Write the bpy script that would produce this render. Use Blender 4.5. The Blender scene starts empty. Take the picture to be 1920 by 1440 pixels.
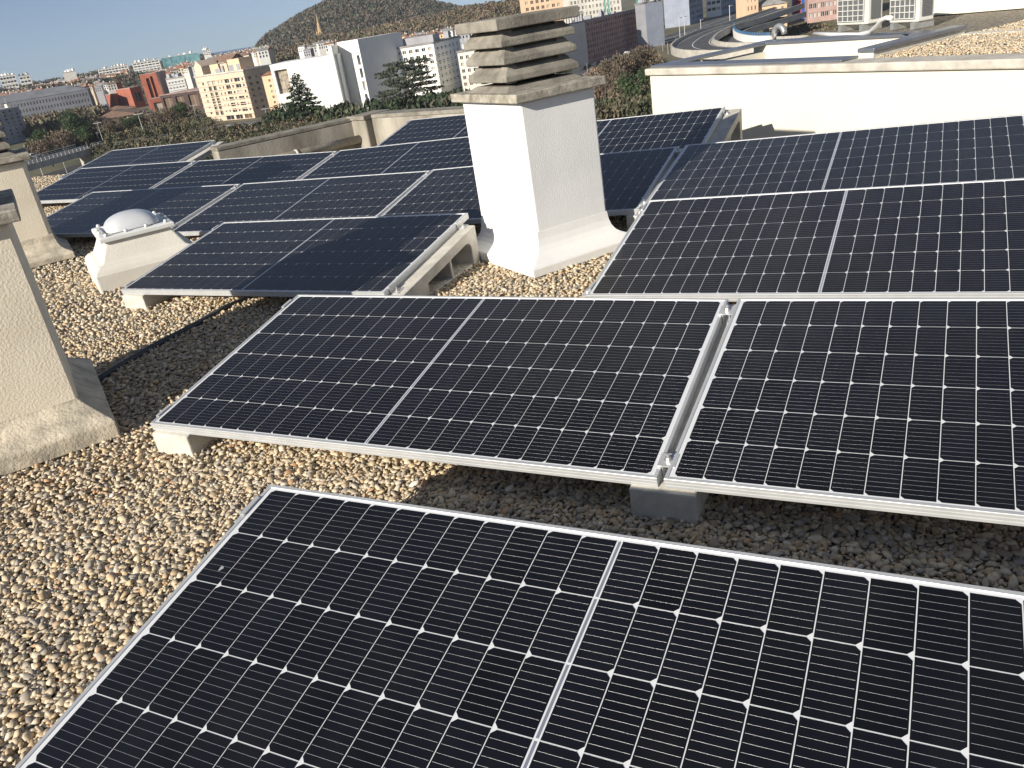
import bpy, bmesh, math, random
import numpy as np
from mathutils import Vector, Matrix

random.seed(7)
rng = np.random.default_rng(7)
scene = bpy.context.scene
col = scene.collection
R = math.radians

# ------------------------------------------------------------------ camera
FPX, YAW, PITCH, ROLL, CAMZ = 1552.09, -0.46399, 0.42570, -0.16136, 1.441
fwd = Vector((math.sin(YAW)*math.cos(PITCH), math.cos(YAW)*math.cos(PITCH), -math.sin(PITCH)))
r0 = Vector((math.cos(YAW), -math.sin(YAW), 0))
u0 = r0.cross(fwd)
c_, s_ = math.cos(ROLL), math.sin(ROLL)
right = c_*r0 + s_*u0
up = -s_*r0 + c_*u0
cam_data = bpy.data.cameras.new('camera')
cam = bpy.data.objects.new('camera', cam_data)
col.objects.link(cam)
CAM = Vector((0, 0, CAMZ))
m = Matrix((right, up, -fwd)).transposed().to_4x4()
m.translation = CAM
cam.matrix_world = m
cam_data.sensor_width = 36
cam_data.lens = 36*FPX/1920
cam_data.clip_start = 0.05
cam_data.clip_end = 90000
scene.camera = cam

# ------------------------------------------------------------------ light
SUN_AZ, SUN_EL = R(72), R(22.3)          # direction the light travels, elevation
w = bpy.data.worlds.new('World'); scene.world = w; w.use_nodes = True
nt = w.node_tree
sky = nt.nodes.new('ShaderNodeTexSky'); sky.sky_type = 'NISHITA'; sky.sun_disc = False
sky.sun_elevation = SUN_EL
sx, sy = -math.cos(SUN_AZ), -math.sin(SUN_AZ)
sky.sun_rotation = math.atan2(sx, sy)
sky.air_density = 0.62; sky.dust_density = 0.0; sky.ozone_density = 7.0; sky.altitude = 50
bg = nt.nodes['Background']; bg.inputs["Strength"].default_value = 0.058
hs_ = nt.nodes.new('ShaderNodeHueSaturation'); hs_.inputs['Saturation'].default_value = 0.66
nt.links.new(sky.outputs[0], hs_.inputs['Color'])
tcw = nt.nodes.new('ShaderNodeTexCoord'); mpw = nt.nodes.new('ShaderNodeMapping'); mpw.inputs['Scale'].default_value = (2.2, 2.2, 9)
nzw = nt.nodes.new('ShaderNodeTexNoise'); nzw.inputs['Scale'].default_value = 1.6; nzw.inputs['Detail'].default_value = 5
nt.links.new(tcw.outputs['Generated'], mpw.inputs[0]); nt.links.new(mpw.outputs[0], nzw.inputs['Vector'])
crw = nt.nodes.new('ShaderNodeValToRGB'); crw.color_ramp.elements[0].position = 0.42; crw.color_ramp.elements[0].color = (0.10, 0.10, 0.10, 1)
crw.color_ramp.elements[1].position = 0.75; crw.color_ramp.elements[1].color = (0.32, 0.32, 0.32, 1)
nt.links.new(nzw.outputs['Fac'], crw.inputs[0])
mxw = nt.nodes.new('ShaderNodeMix'); mxw.data_type = 'RGBA'; mxw.inputs[7].default_value = (5.0, 6.4, 8.8, 1)
nt.links.new(crw.outputs[0], mxw.inputs[0]); nt.links.new(hs_.outputs[0], mxw.inputs[6])
nt.links.new(mxw.outputs[2], bg.inputs[0])
sd = bpy.data.lights.new('sun', 'SUN'); sd.energy = 4.9; sd.angle = R(0.53); sd.color = (1.0, 0.93, 0.82)
so = bpy.data.objects.new('sun', sd); col.objects.link(so)
so.rotation_euler = Vector((math.cos(SUN_AZ)*math.cos(SUN_EL), math.sin(SUN_AZ)*math.cos(SUN_EL), -math.sin(SUN_EL))).to_track_quat('-Z', 'Y').to_euler()
scene.view_settings.view_transform = 'Standard'
scene.view_settings.look = 'None'
scene.view_settings.exposure = 0.47
scene.view_settings.gamma = 1.0
scene.render.engine = 'CYCLES'

# ------------------------------------------------------------------ pixel helpers (photo is 1920 x 1440)
def ray(px, py):
    return (fwd*FPX + right*(px-960) - up*(py-720)).normalized()
def uz(px, py, z=0.0):
    d = ray(px, py); return CAM + d*((z-CAM.z)/d.z)
def ud(px, py, hd):
    d = ray(px, py); return CAM + d*(hd/math.hypot(d.x, d.y))
def proj(p):
    d = p-CAM; k = d.dot(fwd); return 960+FPX*d.dot(right)/k, 720-FPX*d.dot(up)/k
def zat(px, py, b):                       # height of the point above plan point b seen at the pixel
    d = ray(px, py); k = math.hypot(b.x-CAM.x, b.y-CAM.y)/math.hypot(d.x, d.y)
    return CAM.z + d.z*k
ZG = -27.0
def g(px, py): return uz(px, py, ZG)

# ------------------------------------------------------------------ materials
def nmat(name):
    mt = bpy.data.materials.new(name); mt.use_nodes = True
    return mt, mt.node_tree.nodes, mt.node_tree.links, mt.node_tree.nodes['Principled BSDF']
def mat(name, colr, rough=0.7, metal=0.0, var=0.0, scale=4.0, bump=0.0, bscale=60.0, col2=None, coat=0.0, detail=6.0, stretch=None):
    mt, N, L, b = nmat(name)
    b.inputs['Roughness'].default_value = rough
    b.inputs['Metallic'].default_value = metal
    b.inputs['Coat Weight'].default_value = coat
    b.inputs['Coat Roughness'].default_value = 0.04
    tc = N.new('ShaderNodeTexCoord')
    src = tc.outputs['Object']
    if stretch:
        mp = N.new('ShaderNodeMapping'); mp.inputs['Scale'].default_value = stretch
        L.new(src, mp.inputs[0]); src2 = mp.outputs[0]
    else: src2 = src
    if var > 0 or col2:
        nz = N.new('ShaderNodeTexNoise'); nz.inputs['Scale'].default_value = scale; nz.inputs['Detail'].default_value = detail
        nz.inputs['Roughness'].default_value = 0.62
        L.new(src2, nz.inputs['Vector'])
        cr = N.new('ShaderNodeValToRGB')
        a = col2 if col2 else tuple(max(0, c*(1-var)) for c in colr)
        hi = colr if col2 else tuple(min(1, c*(1+var*0.5)) for c in colr)
        cr.color_ramp.elements[0].position = 0.36; cr.color_ramp.elements[0].color = (*a, 1)
        cr.color_ramp.elements[1].position = 0.62; cr.color_ramp.elements[1].color = (*hi, 1)
        L.new(nz.outputs['Fac'], cr.inputs[0]); L.new(cr.outputs[0], b.inputs['Base Color'])
    else:
        b.inputs['Base Color'].default_value = (*colr, 1)
    if bump > 0:
        n2 = N.new('ShaderNodeTexNoise'); n2.inputs['Scale'].default_value = bscale; n2.inputs['Detail'].default_value = 4
        L.new(src, n2.inputs['Vector'])
        bp = N.new('ShaderNodeBump'); bp.inputs['Strength'].default_value = bump; bp.inputs['Distance'].default_value = 0.01
        L.new(n2.outputs['Fac'], bp.inputs['Height']); L.new(bp.outputs[0], b.inputs['Normal'])
    return mt
def attr_mat(name, rough=0.75, bump=0.0, bscale=300.0):
    mt, N, L, b = nmat(name)
    at = N.new('ShaderNodeAttribute'); at.attribute_name = 'tint'
    L.new(at.outputs['Color'], b.inputs['Base Color']); b.inputs['Roughness'].default_value = rough
    return mt

M = {}
M['alu'] = mat('anodised_aluminium', (0.62, 0.63, 0.63), 0.42, 0.45, var=0.08, scale=9, stretch=(1, 1, 1))
M['steel'] = mat('zinc_steel', (0.62, 0.61, 0.57), 0.35, 0.8)
M['white_sheet'] = mat('white_backsheet', (0.72, 0.73, 0.74), 0.5, coat=1.0)
M['ribbon'] = mat('reflection_tint_ribbon', (0.42, 0.45, 0.52), 0.35, 0.6, coat=1.0)  # ribbon tinted grey-blue, the reflected stripe put into its colour
M['conc'] = mat('precast_concrete', (0.57, 0.54, 0.475), 0.9, var=0.22, scale=7, bump=0.35, bscale=90)
M['old_conc'] = mat('weathered_concrete', (0.31, 0.285, 0.235), 0.95, scale=7, bump=0.35, bscale=80, col2=(0.165, 0.15, 0.125))
M['slab'] = mat('lichen_concrete', (0.46, 0.42, 0.34), 0.95, scale=15, bump=0.4, bscale=60, col2=(0.20, 0.18, 0.145), detail=9)
M['plaster'] = mat('white_render', (0.80, 0.79, 0.76), 0.9, var=0.06, scale=3, bump=0.2, bscale=110)
M['cream'] = mat('old_cream_render', (0.80, 0.72, 0.57), 0.92, scale=2.6, bump=0.3, bscale=95, col2=(0.70, 0.62, 0.48))
M['skirt'] = mat('dirty_skirt_render', (0.68, 0.60, 0.46), 0.95, scale=7, bump=0.5, bscale=70, col2=(0.33, 0.295, 0.23), detail=10)
M['plastic'] = mat('white_plastic', (0.74, 0.74, 0.71), 0.4, var=0.05, scale=6)
M['rubber'] = mat('black_conduit', (0.045, 0.048, 0.055), 0.55)
M['parapet'] = mat('stained_parapet', (0.42, 0.385, 0.32), 0.95, scale=2.4, bump=0.3, bscale=30, col2=(0.20, 0.18, 0.145), stretch=(1, 1, 0.3), detail=9)
M['wall_white'] = mat('painted_wall', (0.70, 0.665, 0.56), 0.9, var=0.05, scale=1.2, bump=0.15, bscale=60)
M['coping'] = mat('grey_metal_coping', (0.22, 0.235, 0.27), 0.38, 0.55, var=0.15, scale=3)
M['cornice'] = mat('cornice_concrete', (0.55, 0.51, 0.44), 0.9, var=0.25, scale=5, bump=0.3)
M['dark'] = mat('dark_void', (0.012, 0.012, 0.013), 0.8)
M['ac'] = mat('ac_casing', (0.66, 0.65, 0.60), 0.45, var=0.06, scale=3)
M['ac_grille'] = mat('ac_grille', (0.13, 0.135, 0.14), 0.5)
M['galv'] = mat('galvanised_pipe', (0.45, 0.46, 0.46), 0.4, 0.6, var=0.2, scale=8)

# domes: slightly translucent white acrylic
mt, N, L, b = nmat('acrylic_dome'); M['dome'] = mt
b.inputs['Base Color'].default_value = (0.64, 0.65, 0.66, 1); b.inputs['Roughness'].default_value = 0.22
b.inputs['Subsurface Weight'].default_value = 0.3; b.inputs['Subsurface Radius'].default_value = (0.05, 0.05, 0.05)

# solar cell: blue-black silicon, printed busbars along local X
mt, N, L, b = nmat('mono_silicon_cell'); M['cell'] = mt
tc = N.new('ShaderNodeTexCoord'); sp = N.new('ShaderNodeSeparateXYZ'); L.new(tc.outputs['Object'], sp.inputs[0])
def mnode(op, a, bb, N=N, L=L):
    n = N.new('ShaderNodeMath'); n.operation = op
    for i, x in enumerate((a, bb)):
        if x is None: continue
        if isinstance(x, (int, float)): n.inputs[i].default_value = x
        else: L.new(x, n.inputs[i])
    return n.outputs[0]
t = mnode('MULTIPLY_ADD', sp.outputs['Y'], 1/0.01828); t.node.inputs[2].default_value = 50.0
fr = mnode('FRACT', t, None); d = mnode('ABSOLUTE', mnode('SUBTRACT', fr, 0.5), None)
bar = mnode('LESS_THAN', d, 0.020)
inx = mnode('LESS_THAN', mnode('ABSOLUTE', sp.outputs['X'], None), 0.0385)
bar = mnode('MULTIPLY', bar, inx)
oi = N.new('ShaderNodeObjectInfo')
cr = N.new('ShaderNodeValToRGB')
cr.color_ramp.elements[0].color = (0.0040, 0.0042, 0.0058, 1); cr.color_ramp.elements[1].color = (0.0065, 0.0068, 0.0105, 1)
L.new(oi.outputs['Random'], cr.inputs[0])
mx = N.new('ShaderNodeMix'); mx.data_type = 'RGBA'; L.new(bar, mx.inputs[0]); L.new(cr.outputs[0], mx.inputs[6]); mx.inputs[7].default_value = (0.42, 0.42, 0.42, 1)
L.new(mx.outputs[2], b.inputs['Base Color'])
L.new(mnode('MULTIPLY', bar, 0.75), b.inputs['Metallic'])
ny = mnode('MULTIPLY', mnode('MULTIPLY', mnode('SUBTRACT', fr, 0.5), 0.9/0.020), bar)          # rounded wire section
nzv = mnode('SQRT', mnode('SUBTRACT', 1.0, mnode('MULTIPLY', ny, ny)), None)
cbn = N.new('ShaderNodeCombineXYZ'); L.new(ny, cbn.inputs[1]); L.new(nzv, cbn.inputs[2])
vtr = N.new('ShaderNodeVectorTransform'); vtr.vector_type = 'NORMAL'; vtr.convert_from = 'OBJECT'; vtr.convert_to = 'WORLD'
L.new(cbn.outputs[0], vtr.inputs[0]); L.new(vtr.outputs[0], b.inputs['Normal'])
b.inputs['Roughness'].default_value = 0.38
b.inputs['Coat Weight'].default_value = 0.45; b.inputs['Coat Roughness'].default_value = 0.05; b.inputs['Coat IOR'].default_value = 1.35
b.inputs['Specular IOR Level'].default_value = 0.25
geo = N.new('ShaderNodeNewGeometry'); nd = N.new('ShaderNodeTexNoise'); nd.inputs['Scale'].default_value = 5.5; nd.inputs['Detail'].default_value = 8; nd.inputs['Roughness'].default_value = 0.7
L.new(geo.outputs['Position'], nd.inputs['Vector'])
mr = N.new('ShaderNodeMapRange'); mr.inputs[1].default_value = 0.35; mr.inputs[2].default_value = 0.75; mr.inputs[3].default_value = 0.03; mr.inputs[4].default_value = 0.14
L.new(nd.outputs['Fac'], mr.inputs[0]); L.new(mr.outputs[0], b.inputs['Coat Roughness'])
dm_ = N.new('ShaderNodeMapRange'); dm_.inputs[1].default_value = 0.45; dm_.inputs[2].default_value = 0.8; dm_.inputs[3].default_value = 0.0; dm_.inputs[4].default_value = 0.025
L.new(nd.outputs['Fac'], dm_.inputs[0])
mxd = N.new('ShaderNodeMix'); mxd.data_type = 'RGBA'; L.new(dm_.outputs[0], mxd.inputs[0]); L.new(mx.outputs[2], mxd.inputs[6]); mxd.inputs[7].default_value = (0.30, 0.28, 0.24, 1)
L.new(mxd.outputs[2], b.inputs['Base Color'])
M['cell_far'] = mat('mono_silicon_far', (0.006, 0.0065, 0.0095), 0.42, coat=0.45)
M['cell_far'].node_tree.nodes['Principled BSDF'].inputs['Coat IOR'].default_value = 1.35
M['cell_far'].node_tree.nodes['Principled BSDF'].inputs['Specular IOR Level'].default_value = 0.25

# gravel bed under the loose stones
mt, N, L, b = nmat('gravel_bed'); M['bed'] = mt
tc = N.new('ShaderNodeTexCoord')
vo = N.new('ShaderNodeTexVoronoi'); vo.inputs['Scale'].default_value = 48; L.new(tc.outputs['Object'], vo.inputs['Vector'])
cr = N.new('ShaderNodeValToRGB')
els = [(0.0, (0.10, 0.085, 0.065)), (0.3, (0.30, 0.26, 0.20)), (0.55, (0.20, 0.185, 0.16)), (0.8, (0.38, 0.34, 0.27)), (1.0, (0.15, 0.12, 0.09))]
while len(cr.color_ramp.elements) < len(els): cr.color_ramp.elements.new(0.5)
for e, (p, c) in zip(cr.color_ramp.elements, els): e.position = p; e.color = (*c, 1)
sx_ = N.new('ShaderNodeSeparateColor'); L.new(vo.outputs['Color'], sx_.inputs[0]); L.new(sx_.outputs[0], cr.inputs[0])
L.new(cr.outputs[0], b.inputs['Base Color']); b.inputs['Roughness'].default_value = 0.9
bp = N.new('ShaderNodeBump'); bp.inputs['Strength'].default_value = 1.0; bp.inputs['Distance'].default_value = 0.02; bp.invert = True
L.new(vo.outputs['Distance'], bp.inputs['Height']); L.new(bp.outputs[0], b.inputs['Normal'])
M['stone'] = attr_mat('pebbles', 0.62)

# ------------------------------------------------------------------ mesh helpers
class MB:
    def __init__(s): s.v = []; s.f = []; s.m = []
    def quad(s, a, b, c, d, mi=0):
        n = len(s.v); s.v += [tuple(a), tuple(b), tuple(c), tuple(d)]; s.f.append((n, n+1, n+2, n+3)); s.m.append(mi)
    def poly(s, pts, mi=0):
        n = len(s.v); s.v += [tuple(p) for p in pts]; s.f.append(tuple(range(n, n+len(pts)))); s.m.append(mi)
    def box(s, x0, y0, z0, x1, y1, z1, mi=0, M4=None):
        p = [Vector((x, y, z)) for z in (z0, z1) for y in (y0, y1) for x in (x0, x1)]
        if M4 is not None: p = [M4 @ q for q in p]
        n = len(s.v); s.v += [tuple(q) for q in p]
        for f in ((0, 2, 3, 1), (4, 5, 7, 6), (0, 1, 5, 4), (2, 6, 7, 3), (0, 4, 6, 2), (1, 3, 7, 5)):
            s.f.append(tuple(n+i for i in f)); s.m.append(mi)
    def loft(s, rings, mi=0, cap0=True, cap1=True, closed=True):
        n = len(s.v); k = len(rings[0])
        for r in rings: s.v += [tuple(p) for p in r]
        for i in range(len(rings)-1):
            for j in range(k if closed else k-1):
                a = n+i*k+j; b_ = n+i*k+(j+1) % k
                s.f.append((a, b_, b_+k, a+k)); s.m.append(mi)
        if cap0: s.f.append(tuple(n+j for j in reversed(range(k)))); s.m.append(mi)
        if cap1: s.f.append(tuple(n+(len(rings)-1)*k+j for j in range(k))); s.m.append(mi)
    def tube(s, pts, r, k=8, mi=0, radii=None):
        pts = [Vector(p) for p in pts]; rings = []
        for i, p in enumerate(pts):
            t = (pts[min(i+1, len(pts)-1)]-pts[max(i-1, 0)]).normalized()
            a = t.cross(Vector((0, 0, 1)))
            if a.length < 1e-3: a = t.cross(Vector((1, 0, 0)))
            a.normalize(); b_ = t.cross(a); rr = radii[i] if radii else r
            rings.append([p+rr*(math.cos(2*math.pi*j/k)*a+math.sin(2*math.pi*j/k)*b_) for j in range(k)])
        s.loft(rings, mi)
    def mesh(s, name, mats, smooth=False):
        me = bpy.data.meshes.new(name); me.from_pydata(s.v, [], s.f)
        for mm in (mats if isinstance(mats, (list, tuple)) else [mats]): me.materials.append(mm)
        me.polygons.foreach_set('material_index', s.m)
        if smooth: me.polygons.foreach_set('use_smooth', [True]*len(s.f))
        me.update(); return me
    def build(s, name, mats, parent=None, smooth=False, fix=True, bevel=0):
        me = s.mesh(name, mats, smooth)
        if fix:
            bm = bmesh.new(); bm.from_mesh(me); bmesh.ops.recalc_face_normals(bm, faces=bm.faces); bm.to_mesh(me); bm.free()
        o = link(name, me, parent)
        if bevel:
            md = o.modifiers.new('bevel', 'BEVEL'); md.width = bevel; md.segments = 2; md.limit_method = 'ANGLE'
        return o
def link(name, me, parent=None):
    o = bpy.data.objects.new(name, me); col.objects.link(o)
    if parent: o.parent = parent
    return o
def tag(o, label=None, cat=None, group=None, kind=None):
    if label: o['label'] = label
    if cat: o['category'] = cat
    if group: o['group'] = group
    if kind: o['kind'] = kind
    return o
def empty(name, loc=(0, 0, 0), rz=0.0):
    o = bpy.data.objects.new(name, None); col.objects.link(o); o.location = loc; o.rotation_euler = (0, 0, rz)
    o.empty_display_size = 0.1
    return o
def copy_tree(o, parent=None):
    c = o.copy(); col.objects.link(c); c.parent = parent
    for ch in o.children: copy_tree(ch, c)
    return c

# ------------------------------------------------------------------ solar panels
PW, PH = 2.094, 1.038
PANELS = {
    '1': (-1.616,0.498,0.142,-0.0504,0.1748,0.0083),
    '2a': (-2.679,2.084,0.138,-0.0397,0.1663,0.0005),
    '2b': (-0.564,1.994,0.144,-0.0555,0.1662,0.0206),
    '3p': (-4.570,3.702,0.134,-0.0489,0.1537,0.0013),
    '3a': (-1.298,3.517,0.146,-0.0543,0.1840,0.0206),
    '4_1': (-7.790,5.337,0.128,-0.0473,0.1611,-0.0077),
    '4_2': (-5.658,5.244,0.101,-0.0447,0.1730,0.0029),
    '4_3': (-3.536,5.143,0.109,-0.0404,0.1788,0.0232),
    '4_4': (-1.399,5.051,0.201,-0.0434,0.1399,0.0199),
    '5_1': (-9.858,6.995,0.130,-0.0447,0.1800,-0.0135),
    '5_2': (-7.733,6.908,0.101,-0.0454,0.1772,-0.0107),
    '5_3': (-5.596,6.822,0.080,-0.0351,0.1789,0.0191),
    '5_4': (-3.476,6.745,0.130,-0.0413,0.1853,0.0196),
    '6_1': (-10.714,8.334,0.160,-0.0420,0.1776,-0.0002),
    '6_2': (-5.678,8.590,0.109,-0.0436,0.1815,0.0027),
}
PLABEL = {
    '1': 'nearest black solar panel, cropped by the bottom edge of the photo',
    '2a': 'complete solar panel in mid photo with sunlit pebbles before its front edge',
    '2b': 'solar panel cropped by the right edge, directly behind the nearest cropped panel',
    '3p': 'half shaded solar panel between the skylight and the white chimney',
    '3a': 'glinting solar panel right of the white chimney, third row from the camera',
    '4_1': 'solar panel directly behind the skylight dome',
    '4_2': 'solar panel behind the half shaded one, right of the skylight dome',
    '4_3': 'solar panel mostly hidden behind the white chimney, shaded on its right side',
    '4_4': 'solar panel with the chimney shadow on its left end, before the white wall',
    '5_1': 'distant solar panel next to the rear cream chimney, second row from the back',
    '5_2': 'distant solar panel in front of the stained parapet wall',
    '5_3': 'distant solar panel just left of the white chimney, second row from the back',
    '5_4': 'solar panel behind the white chimney ending at the white wall corner',
    '6_1': 'farthest solar panel on the left, in front of the bridge',
    '6_2': 'farthest solar panel in the back row, half hidden by the white chimney',
}
def pframe(n):
    x, y, z, a, t, r = PANELS[n]
    lu = Vector((math.cos(a), math.sin(a), 0)); lv = Vector((-math.sin(a)*math.cos(t), math.cos(a)*math.cos(t), math.sin(t)))
    nn = lu.cross(lv); lu = math.cos(r)*lu + math.sin(r)*nn; nn = lu.cross(lv).normalized()
    mm = Matrix((lu, lv, nn)).transposed().to_4x4(); mm.translation = Vector((x, y, z)); return mm
MX, MV, CG = 0.024, 0.018, 0.012
px_, pv_ = (PW-2*MX-CG)/24, (PH-2*MV)/6
CW, CH, CC = px_-0.0026, pv_-0.0030, 0.0098
def cell_mesh(side):
    a, b_ = CW/2, CH/2
    if side < 0: pts = [(-a+CC, -b_), (a, -b_), (a, b_), (-a+CC, b_), (-a, b_-CC), (-a, -b_+CC)]
    else: pts = [(-a, -b_), (a-CC, -b_), (a, -b_+CC), (a, b_-CC), (a-CC, b_), (-a, b_)]
    return pts
def cell_obj_mesh(side):
    mb = MB(); pts = cell_mesh(side)
    mb.loft([[(x, y, -0.0006) for x, y in pts], [(x, y, 0) for x, y in pts]], cap0=False)
    return mb.mesh('solar_cell', M['cell'])
CELL = {-1: cell_obj_mesh(-1), 1: cell_obj_mesh(1)}
def cell_pos(i, j):
    return (MX+px_*(i+0.5)+(CG if i >= 12 else 0), MV+pv_*(j+0.5))
# frame: ribbed aluminium profile swept round the rectangle with mitred corners
prof = [(0, -0.035), (0, -0.026), (0.0016, -0.0253), (0.0016, -0.0235), (0, -0.0228), (0, -0.0142), (0.0016, -0.0135), (0.0016, -0.0117), (0, -0.011), (0, -0.001), (0.001, 0), (0.0105, 0), (0.0112, -0.0008), (0.0112, -0.0030), (0.0032, -0.0035), (0.0032, -0.033), (0.028, -0.0332), (0.028, -0.035)]
fm = MB()
rings = []
for cx, cy, sx1, sy1 in ((0, 0, 1, 1), (PW, 0, -1, 1), (PW, PH, -1, -1), (0, PH, 1, -1)):
    rings.append([(cx+sx1*d_, cy+sy1*d_, z_) for d_, z_ in prof])
for i in range(4):
    fm.loft([rings[i], rings[(i+1) % 4]], cap0=False, cap1=False)
FRAME_ME = fm.mesh('frame', M['alu'])
bm = bmesh.new(); bm.from_mesh(FRAME_ME); bmesh.ops.remove_doubles(bm, verts=bm.verts, dist=1e-6); bmesh.ops.recalc_face_normals(bm, faces=bm.faces); bm.to_mesh(FRAME_ME); bm.free()
sm = MB(); sm.box(0.004, 0.004, -0.0072, PW-0.004, PH-0.004, -0.0024)
SHEET_ME = sm.mesh('backsheet', M['white_sheet'])
rm = MB()
for j in range(6):
    x = PW/2; y0 = MV+pv_*j+0.003; rm.box(x-0.0030, y0, -0.0023, x+0.0030, y0+pv_-0.006, -0.0019)
RIB_ME = rm.mesh('centre_ribbon', M['ribbon'])
fmx = MB()
for i in range(24):
    for j in range(6):
        X, Y = cell_pos(i, j); fmx.poly([(X+a, Y+b_, -0.0017) for a, b_ in cell_mesh(-1 if i < 12 else 1)])
FAR_ME = fmx.mesh('solar_cells', M['cell_far'])
for n in PANELS:
    root = empty('solar_panel'); root.matrix_world = pframe(n)
    tag(root, PLABEL[n], 'solar panel', 'solar panels in rows on the gravel roof')
    link('frame', FRAME_ME, root); link('backsheet', SHEET_ME, root); link('centre_ribbon', RIB_ME, root)
    if n[0] in '1234':
        for i in range(24):
            for j in range(6):
                X, Y = cell_pos(i, j)
                o = link('solar_cell', CELL[-1 if i < 12 else 1], root); o.location = (X, Y, -0.0016)
    else:
        tag(link('solar_cells', FAR_ME, root), kind='stuff')
# bird dropping speck on the nearest panel
mm = pframe('1'); X, Y = cell_pos(0, 4)
sp_ = MB()
pts = []
for k in range(9):
    a = 2*math.pi*k/9; rr = 0.007*(1+0.25*math.sin(3*a+1)); pts.append((X+0.012+rr*math.cos(a)*0.8, Y-0.035+rr*math.sin(a)*1.2, -0.0012))
sp_.poly(pts)
o = sp_.build('dried_speck', mat('dried_dropping', (0.33, 0.34, 0.36), 0.8), None)
o.matrix_world = mm; tag(o, 'small grey dried speck on a cell of the nearest panel', 'speck')

# ------------------------------------------------------------------ concrete supports under the panel ends
def support(key, off0, off1, label, clamps):
    n, uu = key                                        # panel and position along its long side
    mm = pframe(n)
    lu = mm.to_3x3() @ Vector((1, 0, 0)); yaw = math.atan2(lu.y, lu.x)
    p0 = mm @ Vector((uu, 0, 0)); p1 = mm @ Vector((uu, PH, 0))
    base = Vector((p0.x, p0.y, 0)); L_ = math.hypot(p1.x-p0.x, p1.y-p0.y)
    z0, z1 = p0.z-0.0365, p1.z-0.0365
    gz = -0.03
    sl = (z1-z0)/L_
    zt = lambda y: z0 + sl*y
    yb = L_-0.10 if key == ('3p', PW) else L_+0.03
    outline = [(-0.012, gz), (yb, gz), (yb, zt(yb)), (-0.012, zt(-0.012))]
    h1 = [(0.30, 0.022), (0.56, 0.022), (0.56, zt(0.56)-0.062), (0.30, max(zt(0.30)-0.062, 0.05))]
    e_ = yb-0.085
    h2 = [(0.585, 0.022), (e_, 0.022), (e_, zt(e_-.05)-0.095), (e_-.02, zt(e_-.05)-0.07), (e_-.06, zt(e_-.06)-0.06), (0.585, zt(0.585)-0.062)]
    bm = bmesh.new()
    for loop in (outline, h1, h2):
        vs = [bm.verts.new((off0, y, z)) for y, z in loop]
        for i in range(len(vs)): bm.edges.new((vs[i], vs[(i+1) % len(vs)]))
    bmesh.ops.triangle_fill(bm, use_beauty=True, use_dissolve=False, edges=bm.edges[:])
    r_ = bmesh.ops.extrude_face_region(bm, geom=bm.faces[:])
    bmesh.ops.translate(bm, verts=[e for e in r_['geom'] if isinstance(e, bmesh.types.BMVert)], vec=(off1-off0, 0, 0))
    bmesh.ops.recalc_face_normals(bm, faces=bm.faces)
    me = bpy.data.meshes.new('wedge'); bm.to_mesh(me); bm.free(); me.materials.append(M['conc'])
    root = empty('concrete_support', base, yaw)
    tag(root, label, 'concrete support', 'precast wedge supports under the panels')
    wo = link('wedge', me, root)
    md = wo.modifiers.new('bevel', 'BEVEL'); md.width = 0.006; md.segments = 2; md.limit_method = 'ANGLE'
    # clamps in the slope plane
    th = math.atan(sl)
    for yc in (0.085, min(L_-0.085, yb-.03)):
        T = Matrix.Translation((0, yc, zt(yc))) @ Matrix.Rotation(th, 4, 'X')
        c = MB()
        if clamps == 'mid':
            xa, xb = -0.004, 0.034
            c.box(xa+0.006, -0.03, 0.0, xb-0.006, 0.03, 0.003, M4=T); c.box(xa-0.008, -0.03, 0.0375, xb+0.008, 0.03, 0.0415, M4=T)
            c.box(xa+0.0055, -0.03, 0.0032, xa+0.0085, 0.03, 0.0373, M4=T); c.box(xb-0.0085, -0.03, 0.0032, xb-0.0055, 0.03, 0.0373, M4=T)
            xm = (xa+xb)/2
        elif clamps == 'left':
            c.box(-0.045, -0.035, 0.0, -0.002, 0.035, 0.004, M4=T); c.box(-0.006, -0.035, 0.0042, -0.0012, 0.035, 0.0375, M4=T); c.box(-0.006, -0.035, 0.0377, 0.008, 0.035, 0.0412, M4=T)
            xm = -0.024
        else:
            c.box(0.002, -0.03, 0.0, 0.05, 0.03, 0.004, M4=T); c.box(0.0012, -0.03, 0.0042, 0.006, 0.03, 0.0375, M4=T); c.box(-0.008, -0.03, 0.0377, 0.006, 0.03, 0.0412, M4=T)
            xm = 0.028
        co = c.build('clamp', M['alu'], root)
        zb = 0.0417 if clamps == 'mid' else 0.0042
        k = MB()
        for rr, za, zb2, kk in ((0.0125, zb, zb+0.0025, 14), (0.0085, zb+0.0026, zb+0.011, 6), (0.0045, zb+0.0111, zb+0.024, 8)):
            k.loft([[T @ Vector((xm+rr*math.cos(2*math.pi*i/kk), rr*math.sin(2*math.pi*i/kk), zz)) for i in range(kk)] for zz in (za, zb2)])
        k.build('bolt', M['steel'], co)
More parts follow.
